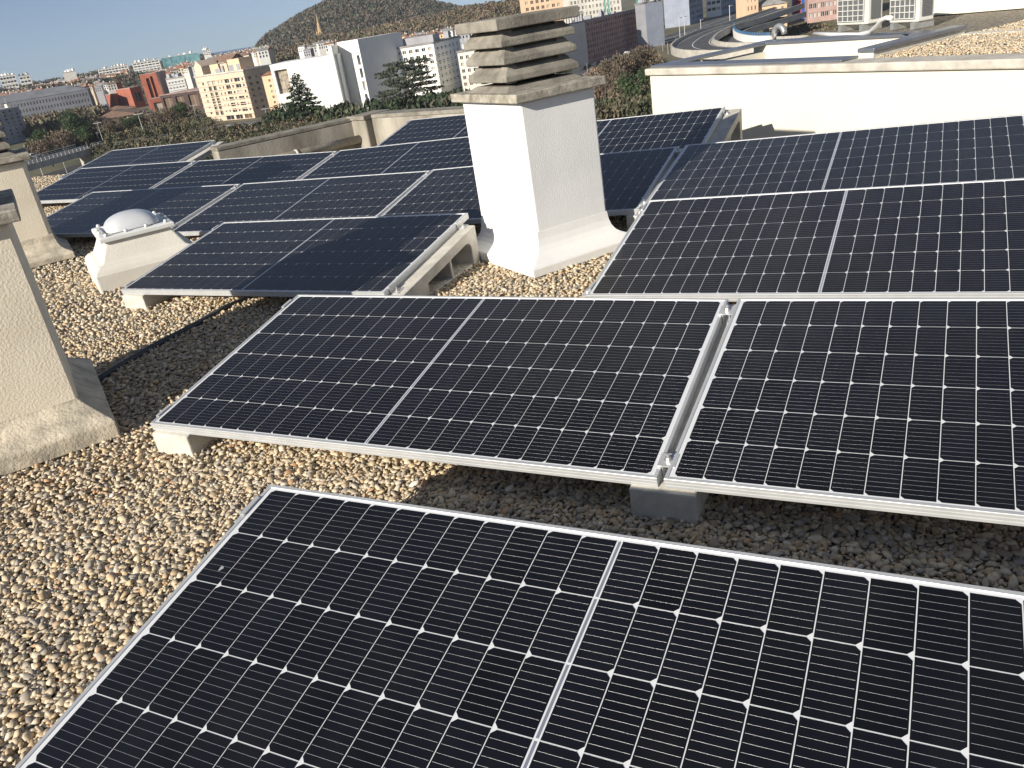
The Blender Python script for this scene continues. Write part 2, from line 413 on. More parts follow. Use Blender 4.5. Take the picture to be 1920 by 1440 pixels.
SUP = [
    (('1', 0), 0.004, 0.2, 'left', 'concrete support under the left end of the nearest, cropped panel'),
    (('2a', 0), 0.004, 0.2, 'left', 'sunlit concrete support at the front left corner of the complete middle panel'),
    (('2a', PW), -0.085, 0.115, 'mid', 'shaded concrete support under the joint between the two second row panels'),
    (('3p', 0), 0.004, 0.2, 'left', 'concrete support beside the skylight under the half shaded panel'),
    (('3p', PW), -0.075, 0.095, 'right', 'open concrete wedge support between half shaded panel and white chimney'),
    (('3a', 0), 0.004, 0.2, 'left', 'concrete support under the left end of the glinting panel by the chimney'),
    (('4_1', 0), 0.004, 0.2, 'left', 'concrete support under the left end of the panel behind the skylight'),
    (('4_1', PW), -0.085, 0.115, 'mid', 'concrete support under the joint right behind the skylight dome'),
    (('4_2', PW), -0.085, 0.115, 'mid', 'concrete support under the joint behind the half shaded panel'),
    (('4_3', PW), -0.085, 0.115, 'mid', 'concrete support under the joint in the chimney shadow'),
    (('5_1', 0), 0.004, 0.2, 'left', 'concrete support at the far left end of the second last row'),
    (('5_1', PW), -0.085, 0.115, 'mid', 'concrete support under the leftmost joint of the second last row'),
    (('5_2', PW), -0.085, 0.115, 'mid', 'concrete support under the joint in front of the stained parapet'),
    (('5_3', PW), -0.085, 0.115, 'mid', 'concrete support under the joint hidden behind the white chimney'),
    (('5_4', PW), -0.07, 0.13, 'right', 'concrete wedge support with arched opening beside the white wall corner'),
    (('6_1', 0), 0.004, 0.2, 'left', 'concrete support at the left end of the farthest left panel'),
    (('6_1', PW), -0.07, 0.13, 'right', 'concrete wedge support with arched opening beside the parapet, far left'),
    (('6_2', 0), 0.004, 0.2, 'left', 'concrete support under the back row panel near the parapet corner'),
]
for key, a, b_, cl, lab in SUP: support(key, a, b_, lab, cl)

# ------------------------------------------------------------------ roof deck, gravel
U = Vector((-0.809, 0.588, 0)); V = Vector((0.588, 0.809, 0)); ROT = R(54)   # chimney axes: local X = V, local Y = U
ZP = 0.33
PB, PD, PE = uz(420, 274, ZP), uz(672, 218, ZP), uz(840, 208, ZP)
PA = PB
def clip(poly, p, n):
    out = []
    for i in range(len(poly)):
        a, b_ = poly[i], poly[(i+1) % len(poly)]
        da, db = (a-p).dot(n), (b_-p).dot(n)
        if da >= 0: out.append(a)
        if da*db < 0: out.append(a+(b_-a)*(da/(da-db)))
    return out
deck = [Vector((-14, -3, 0)), Vector((7, -3, 0)), Vector((7, 14, 0)), Vector((-14, 14, 0))]
d1 = (PD-PA); d1.z = 0; d1.normalize(); n1 = Vector((d1.y, -d1.x, 0))
d2 = (PE-PD); d2.z = 0; d2.normalize(); n2 = Vector((d2.y, -d2.x, 0))
flat = lambda p: Vector((p.x, p.y, 0))
deck = clip(deck, flat(PA)+n1*1.1, n1)
deck = clip(deck, flat(PD)+n2*1.0, n2)
mb = MB(); mb.loft([[(p.x, p.y, -0.8) for p in deck], [(p.x, p.y, 0) for p in deck]], cap0=False)
o = mb.build('roof_deck', M['bed']); tag(o, kind='structure')
mb = MB(); mb.loft([[(x, y, z) for x, y in ((-14, 5), (-8.1, 5), (-8.1, 9.7), (-14, 9.7))] for z in (-.8, -.005)], cap0=False)
o = mb.build('roof_deck', M['bed']); tag(o, kind='structure')
gut = clip(clip([Vector((-14, -3, 0)), Vector((7, -3, 0)), Vector((7, 14, 0)), Vector((-14, 14, 0))], flat(PB), n1), flat(PD), n2)
mb = MB(); mb.poly([(p.x, p.y, -0.36) for p in gut])
o = mb.build('roof_gutter', M['parapet']); tag(o, kind='structure')

def ico(sub):
    bm = bmesh.new(); bmesh.ops.create_icosphere(bm, subdivisions=sub, radius=1)
    v = np.array([x.co[:] for x in bm.verts]); f = np.array([[q.index for q in x.verts] for x in bm.faces]); bm.free(); return v, f
PAL = np.array([.98, .99, 1.04])*np.array([(0.55, 0.44, 0.28), (0.49, 0.40, 0.27), (0.60, 0.50, 0.34), (0.41, 0.35, 0.26), (0.53, 0.39, 0.22), (0.31, 0.275, 0.22), (0.46, 0.34, 0.20), (0.64, 0.56, 0.42), (0.50, 0.31, 0.17), (0.35, 0.28, 0.18)])
PPR = np.array([.20, .20, .14, .13, .10, .06, .07, .05, .02, .03]); PPR = PPR/PPR.sum()
def octa():
    bm = bmesh.new(); vs = [bm.verts.new(c) for c in ((1, 0, 0), (-1, 0, 0), (0, 1, 0), (0, -1, 0), (0, 0, 1), (0, 0, -1))]
    for a in (0, 1):
        for b_ in (2, 3):
            for c in (4, 5): bm.faces.new((vs[a], vs[b_], vs[c]))
    bmesh.ops.subdivide_edges(bm, edges=bm.edges[:], cuts=1, use_grid_fill=True); bmesh.ops.triangulate(bm, faces=bm.faces[:])
    for v in bm.verts: v.co.normalize()
    bmesh.ops.recalc_face_normals(bm, faces=bm.faces[:]); bm.verts.index_update()
    v = np.array([x.co[:] for x in bm.verts]); f = np.array([[q.index for q in x.verts] for x in bm.faces]); bm.free(); return v, f
def stones(name, pts, size, sub, mt, parent=None):
    v0, f0 = octa() if sub == 2 else ico(sub); n = len(pts); nv = len(v0)
    var = [v0*(1+0.22*np.sin(v0@rng.normal(size=(3, 1))*2.2+rng.uniform(0, 6))+0.08*np.sin(v0@rng.normal(size=(3, 1))*4)) for _ in range(8)]
    var = np.stack(var)[rng.integers(0, 8, n)]
    s = size[:, None]*np.stack([rng.uniform(.8, 1.45, n), rng.uniform(.6, 1.0, n), rng.uniform(.34, .68, n)], 1)
    var = var*s[:, None, :]
    a = rng.uniform(0, 2*np.pi, n); tx, ty = rng.normal(0, .38, n), rng.normal(0, .38, n)
    ca, sa, z, o1 = np.cos(a), np.sin(a), np.zeros(n), np.ones(n)
    Rz = np.stack([ca, -sa, z, sa, ca, z, z, z, o1], 1).reshape(n, 3, 3)
    Rx = np.stack([o1, z, z, z, np.cos(tx), -np.sin(tx), z, np.sin(tx), np.cos(tx)], 1).reshape(n, 3, 3)
    Ry = np.stack([np.cos(ty), z, np.sin(ty), z, o1, z, -np.sin(ty), z, np.cos(ty)], 1).reshape(n, 3, 3)
    vv = np.einsum('nij,nkj->nki', Rx@Ry@Rz, var)+pts[:, None, :]
    ff = f0[None]+(np.arange(n)*nv)[:, None, None]
    me = bpy.data.meshes.new(name); me.vertices.add(n*nv); me.vertices.foreach_set('co', vv.astype(np.float32).ravel())
    nf = n*len(f0); me.loops.add(nf*3); me.loops.foreach_set('vertex_index', ff.astype(np.int32).ravel())
    me.polygons.add(nf); me.polygons.foreach_set('loop_start', np.arange(0, nf*3, 3, dtype=np.int32)); me.polygons.foreach_set('loop_total', np.full(nf, 3, dtype=np.int32))
    me.polygons.foreach_set('use_smooth', np.ones(nf, dtype=bool)); me.update()
    c = np.minimum(PAL[rng.choice(len(PAL), n, p=PPR)]*rng.uniform(.85, 1.3, (n, 1)), .8)
    cc = np.concatenate([np.repeat(c, nv, 0), np.ones((n*nv, 1))], 1)
    at = me.color_attributes.new('tint', 'FLOAT_COLOR', 'POINT'); at.data.foreach_set('color', cc.astype(np.float32).ravel())
    me.materials.append(mt); o = link(name, me, parent); return o
def jitter(x0, x1, y0, y1, s):
    X, Y = np.meshgrid(np.arange(x0, x1, s), np.arange(y0, y1, s)); p = np.stack([X.ravel(), Y.ravel()], 1)
    return p+rng.uniform(-.5, .5, p.shape)*s
fw, rt_, up_ = (np.array(q) for q in (fwd, right, up))
def visible(p, marg=200):
    d = np.concatenate([p, np.zeros((len(p), 1))], 1)-np.array(CAM)
    k = d@fw; ok = k > 0.2; k = np.maximum(k, .2)
    x = 960+FPX*(d@rt_)/k; y = 720-FPX*(d@up_)/k
    ok &= (x > -marg-200) & (x < 1920+marg+350) & (y > -50) & (y < 1440+marg)
    for n in PANELS:                                    # drop stones far behind a panel's middle
        mi = np.array(pframe(n).inverted()); o = mi[:3, :3]@np.array(CAM)+mi[:3, 3]; dd = d@mi[:3, :3].T
        tt = -o[2]/np.where(np.abs(dd[:, 2]) < 1e-6, 1e-6, dd[:, 2]); h = o+dd*tt[:, None]
        ok &= ~((tt > 0) & (tt < 1) & (h[:, 0] > .25) & (h[:, 0] < PW-.25) & (h[:, 1] > .16) & (h[:, 1] < PH-.16))
    inn = np.ones(len(p), bool)
    for q in deckn: inn &= (p-q[0])@q[1] > 0.02
    ok &= inn | ((p[:, 0] < -8.1) & (p[:, 1] < 9.7))
    return p[ok]
deckn = [(np.array(flat(PA)+n1*1.1)[:2], np.array(n1)[:2]), (np.array(flat(PD)+n2*1.0)[:2], np.array(n2)[:2])]
layers = []
def dist(p): return np.hypot(p[:, 0], p[:, 1])
near = visible(jitter(-4.2, 2.2, .2, 3.3, .0132)); near = near[dist(near) < 3.15]
near2 = visible(jitter(-4.2, 2.2, .2, 3.3, .0225)); near2 = near2[dist(near2) < 3.15]
def topt(p, z): return np.concatenate([p, z[:, None]], 1)
P1 = np.concatenate([topt(near, rng.uniform(.0, .008, len(near))), topt(near2, rng.uniform(.006, .012, len(near2)))])
S1 = np.concatenate([rng.uniform(.0058, .0125, len(near)), .0062+.0115*rng.random(len(near2))**1.6])
g1 = stones('gravel', P1, S1, 2, M['stone']); tag(g1, 'rounded beige and grey roof pebbles in the foreground', 'gravel', kind='stuff')
mid = visible(jitter(-8, 3, 1.5, 7, .0175)); dm = dist(mid); mid = mid[(dm >= 3.1) & (dm < 5.6)]
mid2 = visible(jitter(-8, 3, 1.5, 7, .032)); dm = dist(mid2); mid2 = mid2[(dm >= 3.1) & (dm < 5.6)]
far = visible(jitter(-13, 6, 3, 11, .034)); far = far[dist(far) >= 5.55]
P2 = np.concatenate([topt(mid, rng.uniform(0, .010, len(mid))), topt(mid2, rng.uniform(.012, .020, len(mid2))), topt(far, rng.uniform(0, .012, len(far)))])
S2 = np.concatenate([rng.uniform(.007, .0145, len(mid)), rng.uniform(.008, .016, len(mid2)), rng.uniform(.011, .021, len(far))])
g2 = stones('gravel', P2, S2, 1, M['stone']); tag(g2, 'roof pebbles further back between the panel rows', 'gravel', kind='stuff')
print('STONES', len(P1), len(P2))

# conduit on the gravel
mb = MB(); cp = [uz(150, 735, .02), uz(215, 692, .02), uz(290, 648, .02), uz(360, 612, .02), uz(420, 578, .02), uz(470, 556, .02), uz(560, 505, .02), uz(660, 470, .02)]
mb.tube(cp, 0.017, 10); o = mb.build('conduit', M['rubber'], smooth=True)
tag(o, 'dark rubber conduit lying across the pebbles beside the left chimney', 'conduit')

# ------------------------------------------------------------------ chimneys
def rect_ring(x0, y0, x1, y1, z, o=0.0, oo=None):
    l, r_, f_, bk = oo if oo else (o, o, o, o)
    return [(x0-l, y0-f_, z), (x1+r_, y0-f_, z), (x1+r_, y1+bk, z), (x0-l, y1+bk, z)]
def chimney(name, label, origin, x0, x1, y0, y1, h, sk, mats, cap=True, over=0.05, bev=0.012, flare=True):
    root = empty(name, origin, ROT); tag(root, label, 'chimney')
    mshaft, mskirt, mslab, mcap = mats
    mb = MB(); mb.loft([rect_ring(x0, y0, x1, y1, z) for z in (0.12, h)]); so_ = mb.build('shaft', mshaft, root, bevel=bev)
    mb = MB()
    prof_ = [(0.9, 0.02), (1.0, 0.016), (1.0, 0.06), (0.96, 0.07), (0.66, 0.084), (0.40, 0.098), (0.24, 0.115), (0.12, 0.142), (0.045, 0.18), (0.012, 0.225), (-.03, .227)]
    if not flare: prof_ = [(0.9, 0.02), (1.0, 0.012), (1.0, 0.085), (0.95, 0.096), (0.10, 0.165), (0.015, 0.18), (-0.03, 0.20)]
    mb.loft([rect_ring(x0, y0, x1, y1, z, oo=tuple(k*q for q in sk)) for k, z in prof_]); mb.build('skirt', mskirt, root, bevel=0.008)
    mb = MB(); mb.loft([rect_ring(x0, y0, x1, y1, z, o) for o, z in ((over, h+0.004), (over, h+0.052))]); mb.build('slab', mslab, root, bevel=0.006)
    if cap:
        cx, cy = (x0+x1)/2, (y0+y1)/2
        lx, ly = min(0.496, x1-x0-0.01), min(0.44, y1-y0-.2)
        body = MB(); body.loft([rect_ring(cx-lx/2+.11, cy-ly/2+.1, cx+lx/2-.11, cy+ly/2-.1, z) for z in (h+0.053, h+0.372)]); body.build('flue', M['dark'], root)
        ped = MB(); ped.loft([rect_ring(cx-lx/2, cy-ly/2, cx+lx/2, cy+ly/2, z, o) for o, z in ((0.02, h+0.0525), (-.03, h+.08), (-.12, h+.083))]); ped.build('pedestal', mcap, root, bevel=0.004)
        for zr in (h+0.103, h+0.196, h+0.286):
            rg = MB()
            rg.loft([rect_ring(cx-lx/2, cy-ly/2, cx+lx/2, cy+ly/2, z, o) for o, z in ((-.10, zr+.012), (-.012, zr), (0, zr+.003), (0, zr+.034), (-.04, zr+.070), (-.08, zr+.086), (-.10, zr+.070))])
            # raised corner and middle lobes of the cast louvre
            for sx1 in (-1, 1):
                for sy1 in (-1, 1):
                    ex, ey = cx+sx1*lx/2, cy+sy1*ly/2
                    rg.loft([[(ex-sx1*i0, ey-sy1*j0, zr+zz) for i0, j0 in ((a0, a0), (a1, a0), (a1, a1), (a0, a1))] for a0, a1, zz in ((.014, .115, .03), (.045, .105, .083))])
            rg.build('louvre', mcap, root, bevel=0.004)
            pg = MB()
            for sx1 in (-1, 1):
                for sy1 in (-1, 1):
                    ex, ey = cx+sx1*(lx/2-.075), cy+sy1*(ly/2-.075); pg.box(ex-.022, ey-.022, zr-.012, ex+.022, ey+.022, zr+.008)
            pg.build('spacer', mcap, root)
        tp = MB(); z0 = h+0.374
        tp.loft([rect_ring(cx-.272, cy-.242, cx+.272, cy+.242, z, o) for o, z in ((-.004, z0), (0, z0+.004), (0, z0+.056), (-.006, z0+.06))]); tp.build('cap_slab', mcap, root, bevel=0.003)
    return root
chimney('chimney', 'white rendered chimney with concrete louvre cap in the middle of the roof', (-1.861, 4.361, 0), 0, 0.505, 0, 0.678, 0.947, (0.15, 0.12, 0.15, 0.03),
        (M['plaster'], M['plaster'], M['slab'], M['old_conc']))
chimney('chimney', 'weathered cream chimney cropped by the left edge, nearest of the two', (-3.159, 2.168, 0), -0.66, 0, 0, 0.72, 0.955, (0.12, 0.10, 0.15, 0.14),
        (M['cream'], M['skirt'], M['slab'], M['old_conc']), flare=False)
chimney('chimney', 'cream chimney with rounded corners behind the nearer left chimney', (-6.642, 4.919, 0), -0.62, 0, 0, 0.70, 0.86, (0.12, 0.10, 0.2, 0.14),
        (M['cream'], M['skirt'], M['slab'], M['old_conc']), bev=0.035)

# ------------------------------------------------------------------ skylight
root = empty('skylight', (-5.127, 3.984, 0), ROT); tag(root, 'white skylight with a frosted dome on a rendered curb', 'skylight')
LX, LY = 0.76, 0.79
mb = MB(); mb.loft([rect_ring(0, 0, LX, LY, z, -i) for i, z in ((0, -.04), (0, .12), (.018, .155), (.045, .172), (.075, .178), (.15, .318))]); mb.build('curb', mat('cream_white_curb', (0.72, 0.68, 0.60), 0.9, var=0.06, scale=3, bump=0.3, bscale=110), root, bevel=0.012)
i_ = 0.115
mb = MB(); mb.loft([rect_ring(0, 0, LX, LY, z, -i) for i, z in ((i_+.02, .319), (i_, .322), (i_, .352), (i_+.012, .360), (i_+.05, .362))], cap1=False)
mb.loft([rect_ring(0, 0, LX, LY, z, -i) for i, z in ((i_+.05, .362), (i_+.06, .35))], cap0=False)
fo = mb.build('frame', M['plastic'], root, bevel=0.006)
cxs, cys = LX/2, LY/2; hx, hy = LX/2-i_-.075, LY/2-i_-.07
rings = []
for k in range(9):
    a = k/8*math.pi/2; s = math.cos(a); zz = .3625+.105*math.sin(a)
    ring = []
    for q in range(28):
        th = 2*math.pi*q/28; e = 0.42+0.45*(k/8)
        cxq, sxq = math.cos(th), math.sin(th)
        ring.append((cxs+hx*max(s, .002)*math.copysign(abs(cxq)**e, cxq), cys+hy*max(s, .002)*math.copysign(abs(sxq)**e, sxq), zz))
    rings.append(ring)
mb = MB(); mb.loft(rings, cap0=False); mb.build('dome', M['dome'], root, smooth=True)
bo = MB(); bo.loft([[(0.014*math.cos(2*math.pi*k/10)*q, 0.014*math.sin(2*math.pi*k/10)*q, z) for k in range(10)] for q, z in ((1, 0), (1, .012), (.6, .02))])
bme = bo.mesh('bolt_cap', M['plastic'], True)
for fx, fy in ((0.06, 0), (.35, 0), (.65, 0), (.94, 0), (.06, 1), (.35, 1), (.65, 1), (.94, 1), (0, .33), (0, .66), (1, .33), (1, .66)):
    bx_, by_ = i_+.026+fx*(LX-2*i_-.052), i_+.026+fy*(LY-2*i_-.052)
    q = link('bolt_cap', bme, root); q.location = (bx_, by_, .3615)

# ------------------------------------------------------------------ parapet with pipe
def wall_seg(mb, a, b_, n, th, z0, z1, mi=0):
    q = [flat(a), flat(b_), flat(b_)-n*th, flat(a)-n*th]
    mb.loft([[(p.x, p.y, z0) for p in q], [(p.x, p.y, z1) for p in q]], mi)
root = empty('parapet_wall', (0, 0, 0)); tag(root, 'stained concrete parapet wall at the back roof edge with a corner pier', 'parapet wall')
mb = MB(); A0 = PA-d1*.1; wall_seg(mb, A0, PD-d1*0.002, n1, .26, -27, ZP-.05)
mb.build('wall', M['parapet'], root, bevel=.01)
mb = MB(); wall_seg(mb, PD+d2*.265, PE+d2*.9, n2, .26, -27, ZP-.04); mb.build('wall', M['parapet'], root, bevel=.01)
mb = MB(); wall_seg(mb, A0+n1*.006, PD+n1*.006, n1, .3, ZP-.048, ZP); mb.build('coping', M['old_conc'], root, bevel=.008)
mb = MB(); wall_seg(mb, PD+d2*.27+n2*.006, PE+d2*.93+n2*.006, n2, .3, ZP-.038, ZP+.012); mb.build('coping', M['old_conc'], root, bevel=.008)
mb = MB(); wall_seg(mb, PD+n2*.12-d2*.08, PD+n2*.12+d2*.262, n2, .5, -27, ZP-.039); mb.build('corner_pier', M['parapet'], root, bevel=.02)
mb = MB(); wall_seg(mb, PD+n2*.14-d2*.10, PD+n2*.14+d2*.268, n2, .52, ZP-.0385, ZP+.02); mb.build('pier_coping', M['old_conc'], root, bevel=.008)
p0 = flat(PD)-d1*.0+n1*.09; 
mb = MB(); L0 = (PD-PB).length
mb.tube([p0-d1*L0+Vector((0, 0, .03)), p0-d1*(L0*.5)+Vector((0, 0, .035)), p0-d1*.1+Vector((0, 0, .04))], .055, 12)
pp = mb.build('rendered_pipe', M['parapet'], root, smooth=True)
mb = MB(); c0 = p0-d1*(L0*.55); mb.tube([c0+Vector((0, 0, .034)), c0+d1*.04+Vector((0, 0, .0345))], .066, 14); mb.build('pipe_collar', M['cornice'], pp, smooth=True)

# ------------------------------------------------------------------ neighbouring roof on the right
ZR = 0.60
wa, wb = uz(1395, 246), uz(1480, 251)
dw = (wb-wa).normalized(); nw = Vector((-dw.y, dw.x, 0))            # nw points away from the camera
def onwall(px, py):
    d = ray(px, py); t_ = (wa-CAM).dot(nw)/d.dot(nw); return CAM+d*t_
WL = onwall(1219, 145); WL.z = 0
root = empty('neighbouring_roof', (WL.x, WL.y, 0)); tag(root, 'cream white rooftop block with gravel top and light well, right background', 'building')
def rel(p): return Vector(p)-Vector((WL.x, WL.y, 0))
def W_(s_a, t_a, z): return dw*s_a+nw*t_a+Vector((0, 0, z))         # local: along wall, behind wall
LW = 7.5
mb = MB(); mb.loft([[W_(0, 0, z), W_(LW, 0, z), W_(LW, .18, z), W_(0, .18, z)] for z in (-27, .53)]); mb.build('wall', M['wall_white'], root)
mb = MB(); mb.loft([[W_(.003, .1802, z), W_(.18, .1802, z), W_(.18, 6, z), W_(.003, 6, z)] for z in (-27, .53)]); mb.build('wall', M['wall_white'], root)
mb = MB(); mb.loft([[W_(-.04, -.04, z), W_(LW, -.04, z), W_(LW, .24, z), W_(-.04, .24, z)] for z in (.532, .60)]); mb.build('cornice', M['cornice'], root, bevel=.012)
def st(px, py, z):
    q = rel(uz(px, py, z)); return q.dot(dw), q.dot(nw)
s1, t1 = st(1552, 116, .63); s2, t2 = st(1797, 57, .63)
sA, tA = st(1436, 80, .62); sB, tB = st(1718, 66, .62)
# light well: front kerb, left kerb, right kerb (metal copings) and inner walls
wellx0, wellx1 = 0.16, s1
welly1 = (tA+tB)/2
def bar(p, q, wd, z0, z1):
    p, q = Vector(p), Vector(q); dd = (q-p).normalized(); nn = Vector((-dd.y, dd.x, 0))*wd/2
    return [[a+Vector((0, 0, z)) for a in (p-nn, q-nn, q+nn, p+nn)] for z in (z0, z1)]
def Wp(a, b_): return dw*a+nw*b_
f0, f1 = .03, max(.2, st(1400, 112, .62)[1])
mb = MB(); mb.loft(bar(Wp(-.03, (f0+f1)/2), Wp(s1, (f0+f1)/2), f1-f0, .601, .622)); mb.build('front_coping', M['coping'], root, bevel=.006)
mb = MB(); mb.loft(bar(Wp(.10, f1+.003), Wp(.10, welly1), .2, .601, .628)); mb.build('left_coping', M['coping'], root, bevel=.006)
mb = MB(); mb.loft(bar(Wp(s1+.06, .25), Wp(s2, t2), .16, .64, .675)); mb.build('right_coping', M['coping'], root, bevel=.006)
mb = MB(); mb.loft(bar(Wp(s1+.06, .27), Wp(s2, t2), .12, -.6, .639)); mb.build('well_wall', M['wall_white'], root)
mb = MB(); mb.loft(bar(Wp(.0, welly1+.08), Wp(s2+.6, welly1+.08), .16, -.6, .60)); mb.build('well_wall', M['wall_white'], root)
mb = MB(); mb.loft(bar(Wp(.0, welly1+.10), Wp(s2-.1, welly1+.10), .24, .602, .632)); mb.build('rear_coping', M['coping'], root, bevel=.006)
mb = MB(); mb.loft(bar(Wp(.235, f1-.06), Wp(s1-.06, f1-.06), .1, -.6, .600)); mb.build('well_wall', M['wall_white'], root)
mb = MB(); mb.poly([Wp(-.0, .3)+Vector((0, 0, -.59)), Wp(s2+.5, .3)+Vector((0, 0, -.59)), Wp(s2+.5, welly1)+Vector((0, 0, -.59)), Wp(0, welly1)+Vector((0, 0, -.59))]); mb.build('well_floor', M['cornice'], root)
# gravel tops
bx = [Wp(s1+.09, .24), Wp(LW, .24), Wp(LW, 9), Wp(s2+.08, 9), Wp(s2+.08, t2)]
mb = MB(); mb.poly([p+Vector((0, 0, .585)) for p in bx]); mb.build('roof_bed', M['bed'], root)
mb = MB(); mb.poly([p+Vector((0, 0, .575)) for p in (Wp(0, welly1+.2), Wp(s2+.06, welly1+.2), Wp(s2+.06, 9), Wp(0, 9))]); mb.build('roof_bed', M['bed'], root)
pts = []
for _ in range(42000):
    a, b_ = random.uniform(s1, LW), random.uniform(.25, 4.5)
    p = Wp(a, b_); 
    # right of the slanted kerb
    e = Wp(s2, t2)-Wp(s1+.02, .475); r_ = p-Wp(s1+.02, .475)
    if b_ < t2 and (e.x*r_.y-e.y*r_.x) > -0.09*e.length: continue
    if b_ >= t2 and a < s2+.1: continue
    x, y = proj(p+Vector((WL.x, WL.y, .6)))
    if -50 < x < 2100: pts.append((p.x, p.y, .587+random.uniform(0, .012)))
pts = np.array(pts); tag(stones('roof_gravel', pts, rng.uniform(.008, .015, len(pts)), 1, M['stone'], root), kind='stuff')
# penthouse wall behind
q1, q2 = rel(uz(1735, 28, .6)), rel(uz(1930, 12, .6))
dd = (q2-q1); dd.z = 0; q1 = flat(q1); q2 = q1+dd*3.2; nq = Vector((-dd.y, dd.x, 0)).normalized()
mb = MB(); mb.loft([[p+Vector((0, 0, z)) for p in (q1, q2, q2+nq*2, q1+nq*2)] for z in (.586, 1.55)]); mb.build('penthouse', M['wall_white'], root)
mb = MB(); mb.loft([[p+Vector((0, 0, z)) for p in (q1-nq*.03-dd.normalized()*.03, q2-nq*.03, q2+nq*2, q1+nq*2-dd.normalized()*.03)] for z in (1.551, 1.60)]); mb.build('penthouse_coping', M['coping'], root)

# ------------------------------------------------------------------ air conditioners
def ac_unit(label, pl, pr, wd, dp, ht, panel):
    a, b_ = uz(*pl, .62), uz(*pr, .62); dx = flat(b_-a).normalized(); rz = math.atan2(dx.y, dx.x)
    wd = (flat(b_)-flat(a)).length
    root = empty('air_conditioner', (a.x, a.y, .60), rz); tag(root, label, 'air conditioner', 'air conditioners on the neighbouring roof')
    mb = MB(); mb.box(0, 0, .05, wd, dp, ht); mb.build('casing', M['ac'], root, bevel=.012)
    mb = MB(); mb.box(wd*.06, -.012, .085, wd*.90, -.001, ht-.05); go = mb.build('fan_grille', M['ac_grille'], root)
    gm = MB()
    for k in range(6): x = wd*.06+wd*.84*k/5; gm.box(x-.004, -.017, .085, x+.004, -.0125, ht-.05)
    gm.build('grille_wire', M['ac'], go)
    gm = MB()
    for k in range(6): z = .09+(ht-.15)*k/5; gm.box(wd*.06, -.0225, z-.004, wd*.90, -.0175, z+.004)
    gm.build('grille_wire', M['ac'], go)
    sl_ = MB(); sl_.box(.003, -.002, 0, .003, .002, 0)
    for k in range(12):
        s = MB(); z = .1+(ht-.16)*k/12; s.box(wd+.001, .04, z, wd+.012, dp-.04, z+.022); s.build('side_slat', M['ac_grille'], root)
    for x in (wd*.12, wd*.82):
        s = MB(); s.box(x, -.03, -.02, x+.05, dp+.03, .049); s.build('foot', M['galv'], root)
ac_unit('left air conditioner with dark square grille beside the light well', (1569, 53), (1626, 51), .8, .2, .43, 0)
ac_unit('right air conditioner further along, casting shadow on gravel', (1667, 49), (1721, 47), .8, .2, .46, 0)
mb = MB(); mb.tube([uz(1527, 63, .64), uz(1560, 65, .63), uz(1610, 65, .63), uz(1632, 60, .66), uz(1645, 48, .74), uz(1652, 38, .80), uz(1662, 33, .82), uz(1672, 34, .82)], .022, 8)
o = mb.build('insulated_pipe', M['plastic'], smooth=True); tag(o, 'white insulated pipe curving up to the right air conditioner', 'pipe')
vb = uz(1452, 76, .62)
mb = MB(); pts_ = []
for k in range(9):
    a = math.pi*k/8; pts_.append(vb+dw*(.075-.075*math.cos(a))+Vector((0, 0, .06+.09*math.sin(a))))
mb.tube([vb]+pts_, .034, 12); o = mb.build('vent_elbow', M['galv'], smooth=True); tag(o, 'grey metal vent elbow on the corner of the light well', 'vent pipe')

# ================================================================== CITY BELOW
M['b_beige'] = mat('beige_facade', (0.62, 0.51, 0.385), 0.9, var=0.10, scale=0.15)
M['b_peach'] = mat('peach_facade', (0.70, 0.50, 0.33), 0.9, var=0.08, scale=0.15)
M['b_white'] = mat('white_facade', (0.80, 0.79, 0.75), 0.9, var=0.05, scale=0.12)
M['b_offw'] = mat('off_white_facade', (0.66, 0.63, 0.56), 0.9, var=0.12, scale=0.12)
M['b_brick'] = mat('red_brick_facade', (0.35, 0.115, 0.075), 0.9, var=0.18, scale=0.3)
M['b_shade_umber'] = mat('shade_umber_facade', (0.075, 0.05, 0.045), 0.9, var=0.2, scale=0.3)  # brick wing colour darkened to stand in for the shade on it
M['b_dbrick'] = mat('dark_brick_facade', (0.42, 0.285, 0.25), 0.9, var=0.18, scale=0.3)
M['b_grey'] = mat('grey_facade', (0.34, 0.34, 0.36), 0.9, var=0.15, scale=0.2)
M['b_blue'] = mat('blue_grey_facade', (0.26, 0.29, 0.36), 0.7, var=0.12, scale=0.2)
M['b_shade_terrace'] = mat('shade_grey_terrace', (0.17, 0.175, 0.195), 0.9, var=0.2, scale=0.1)  # terrace grey, shade on the facade put into the colour; also its roof
M['b_teal'] = mat('teal_glass', (0.20, 0.38, 0.41), 0.15, 0.2, var=0.35, scale=0.25)
M['b_pane'] = mat('window_pane', (0.035, 0.04, 0.05), 0.15, 0.0, var=0.4, scale=0.5)
M['b_brown'] = mat('brown_window', (0.12, 0.075, 0.045), 0.5)
M['b_red'] = mat('red_panel', (0.30, 0.04, 0.05), 0.6)
M['b_bluep'] = mat('blue_panel', (0.03, 0.13, 0.50), 0.6)
M['r_brown'] = mat('brown_tile_roof', (0.23, 0.145, 0.10), 0.95, var=0.25, scale=0.6)
M['r_red'] = mat('red_tile_roof', (0.33, 0.15, 0.095), 0.95, var=0.25, scale=0.6)
M['r_grey'] = mat('grey_flat_roof', (0.27, 0.26, 0.25), 0.95, var=0.25, scale=0.4)
M['r_pale'] = mat('pale_flat_roof', (0.55, 0.52, 0.47), 0.95, var=0.25, scale=0.4)
M['asphalt'] = mat('asphalt', (0.085, 0.085, 0.09), 0.9, var=0.25, scale=0.2)
M['paint'] = mat('road_paint', (0.75, 0.75, 0.72), 0.8)
M['barrier'] = mat('road_barrier', (0.47, 0.44, 0.38), 0.9, var=0.2, scale=0.6)
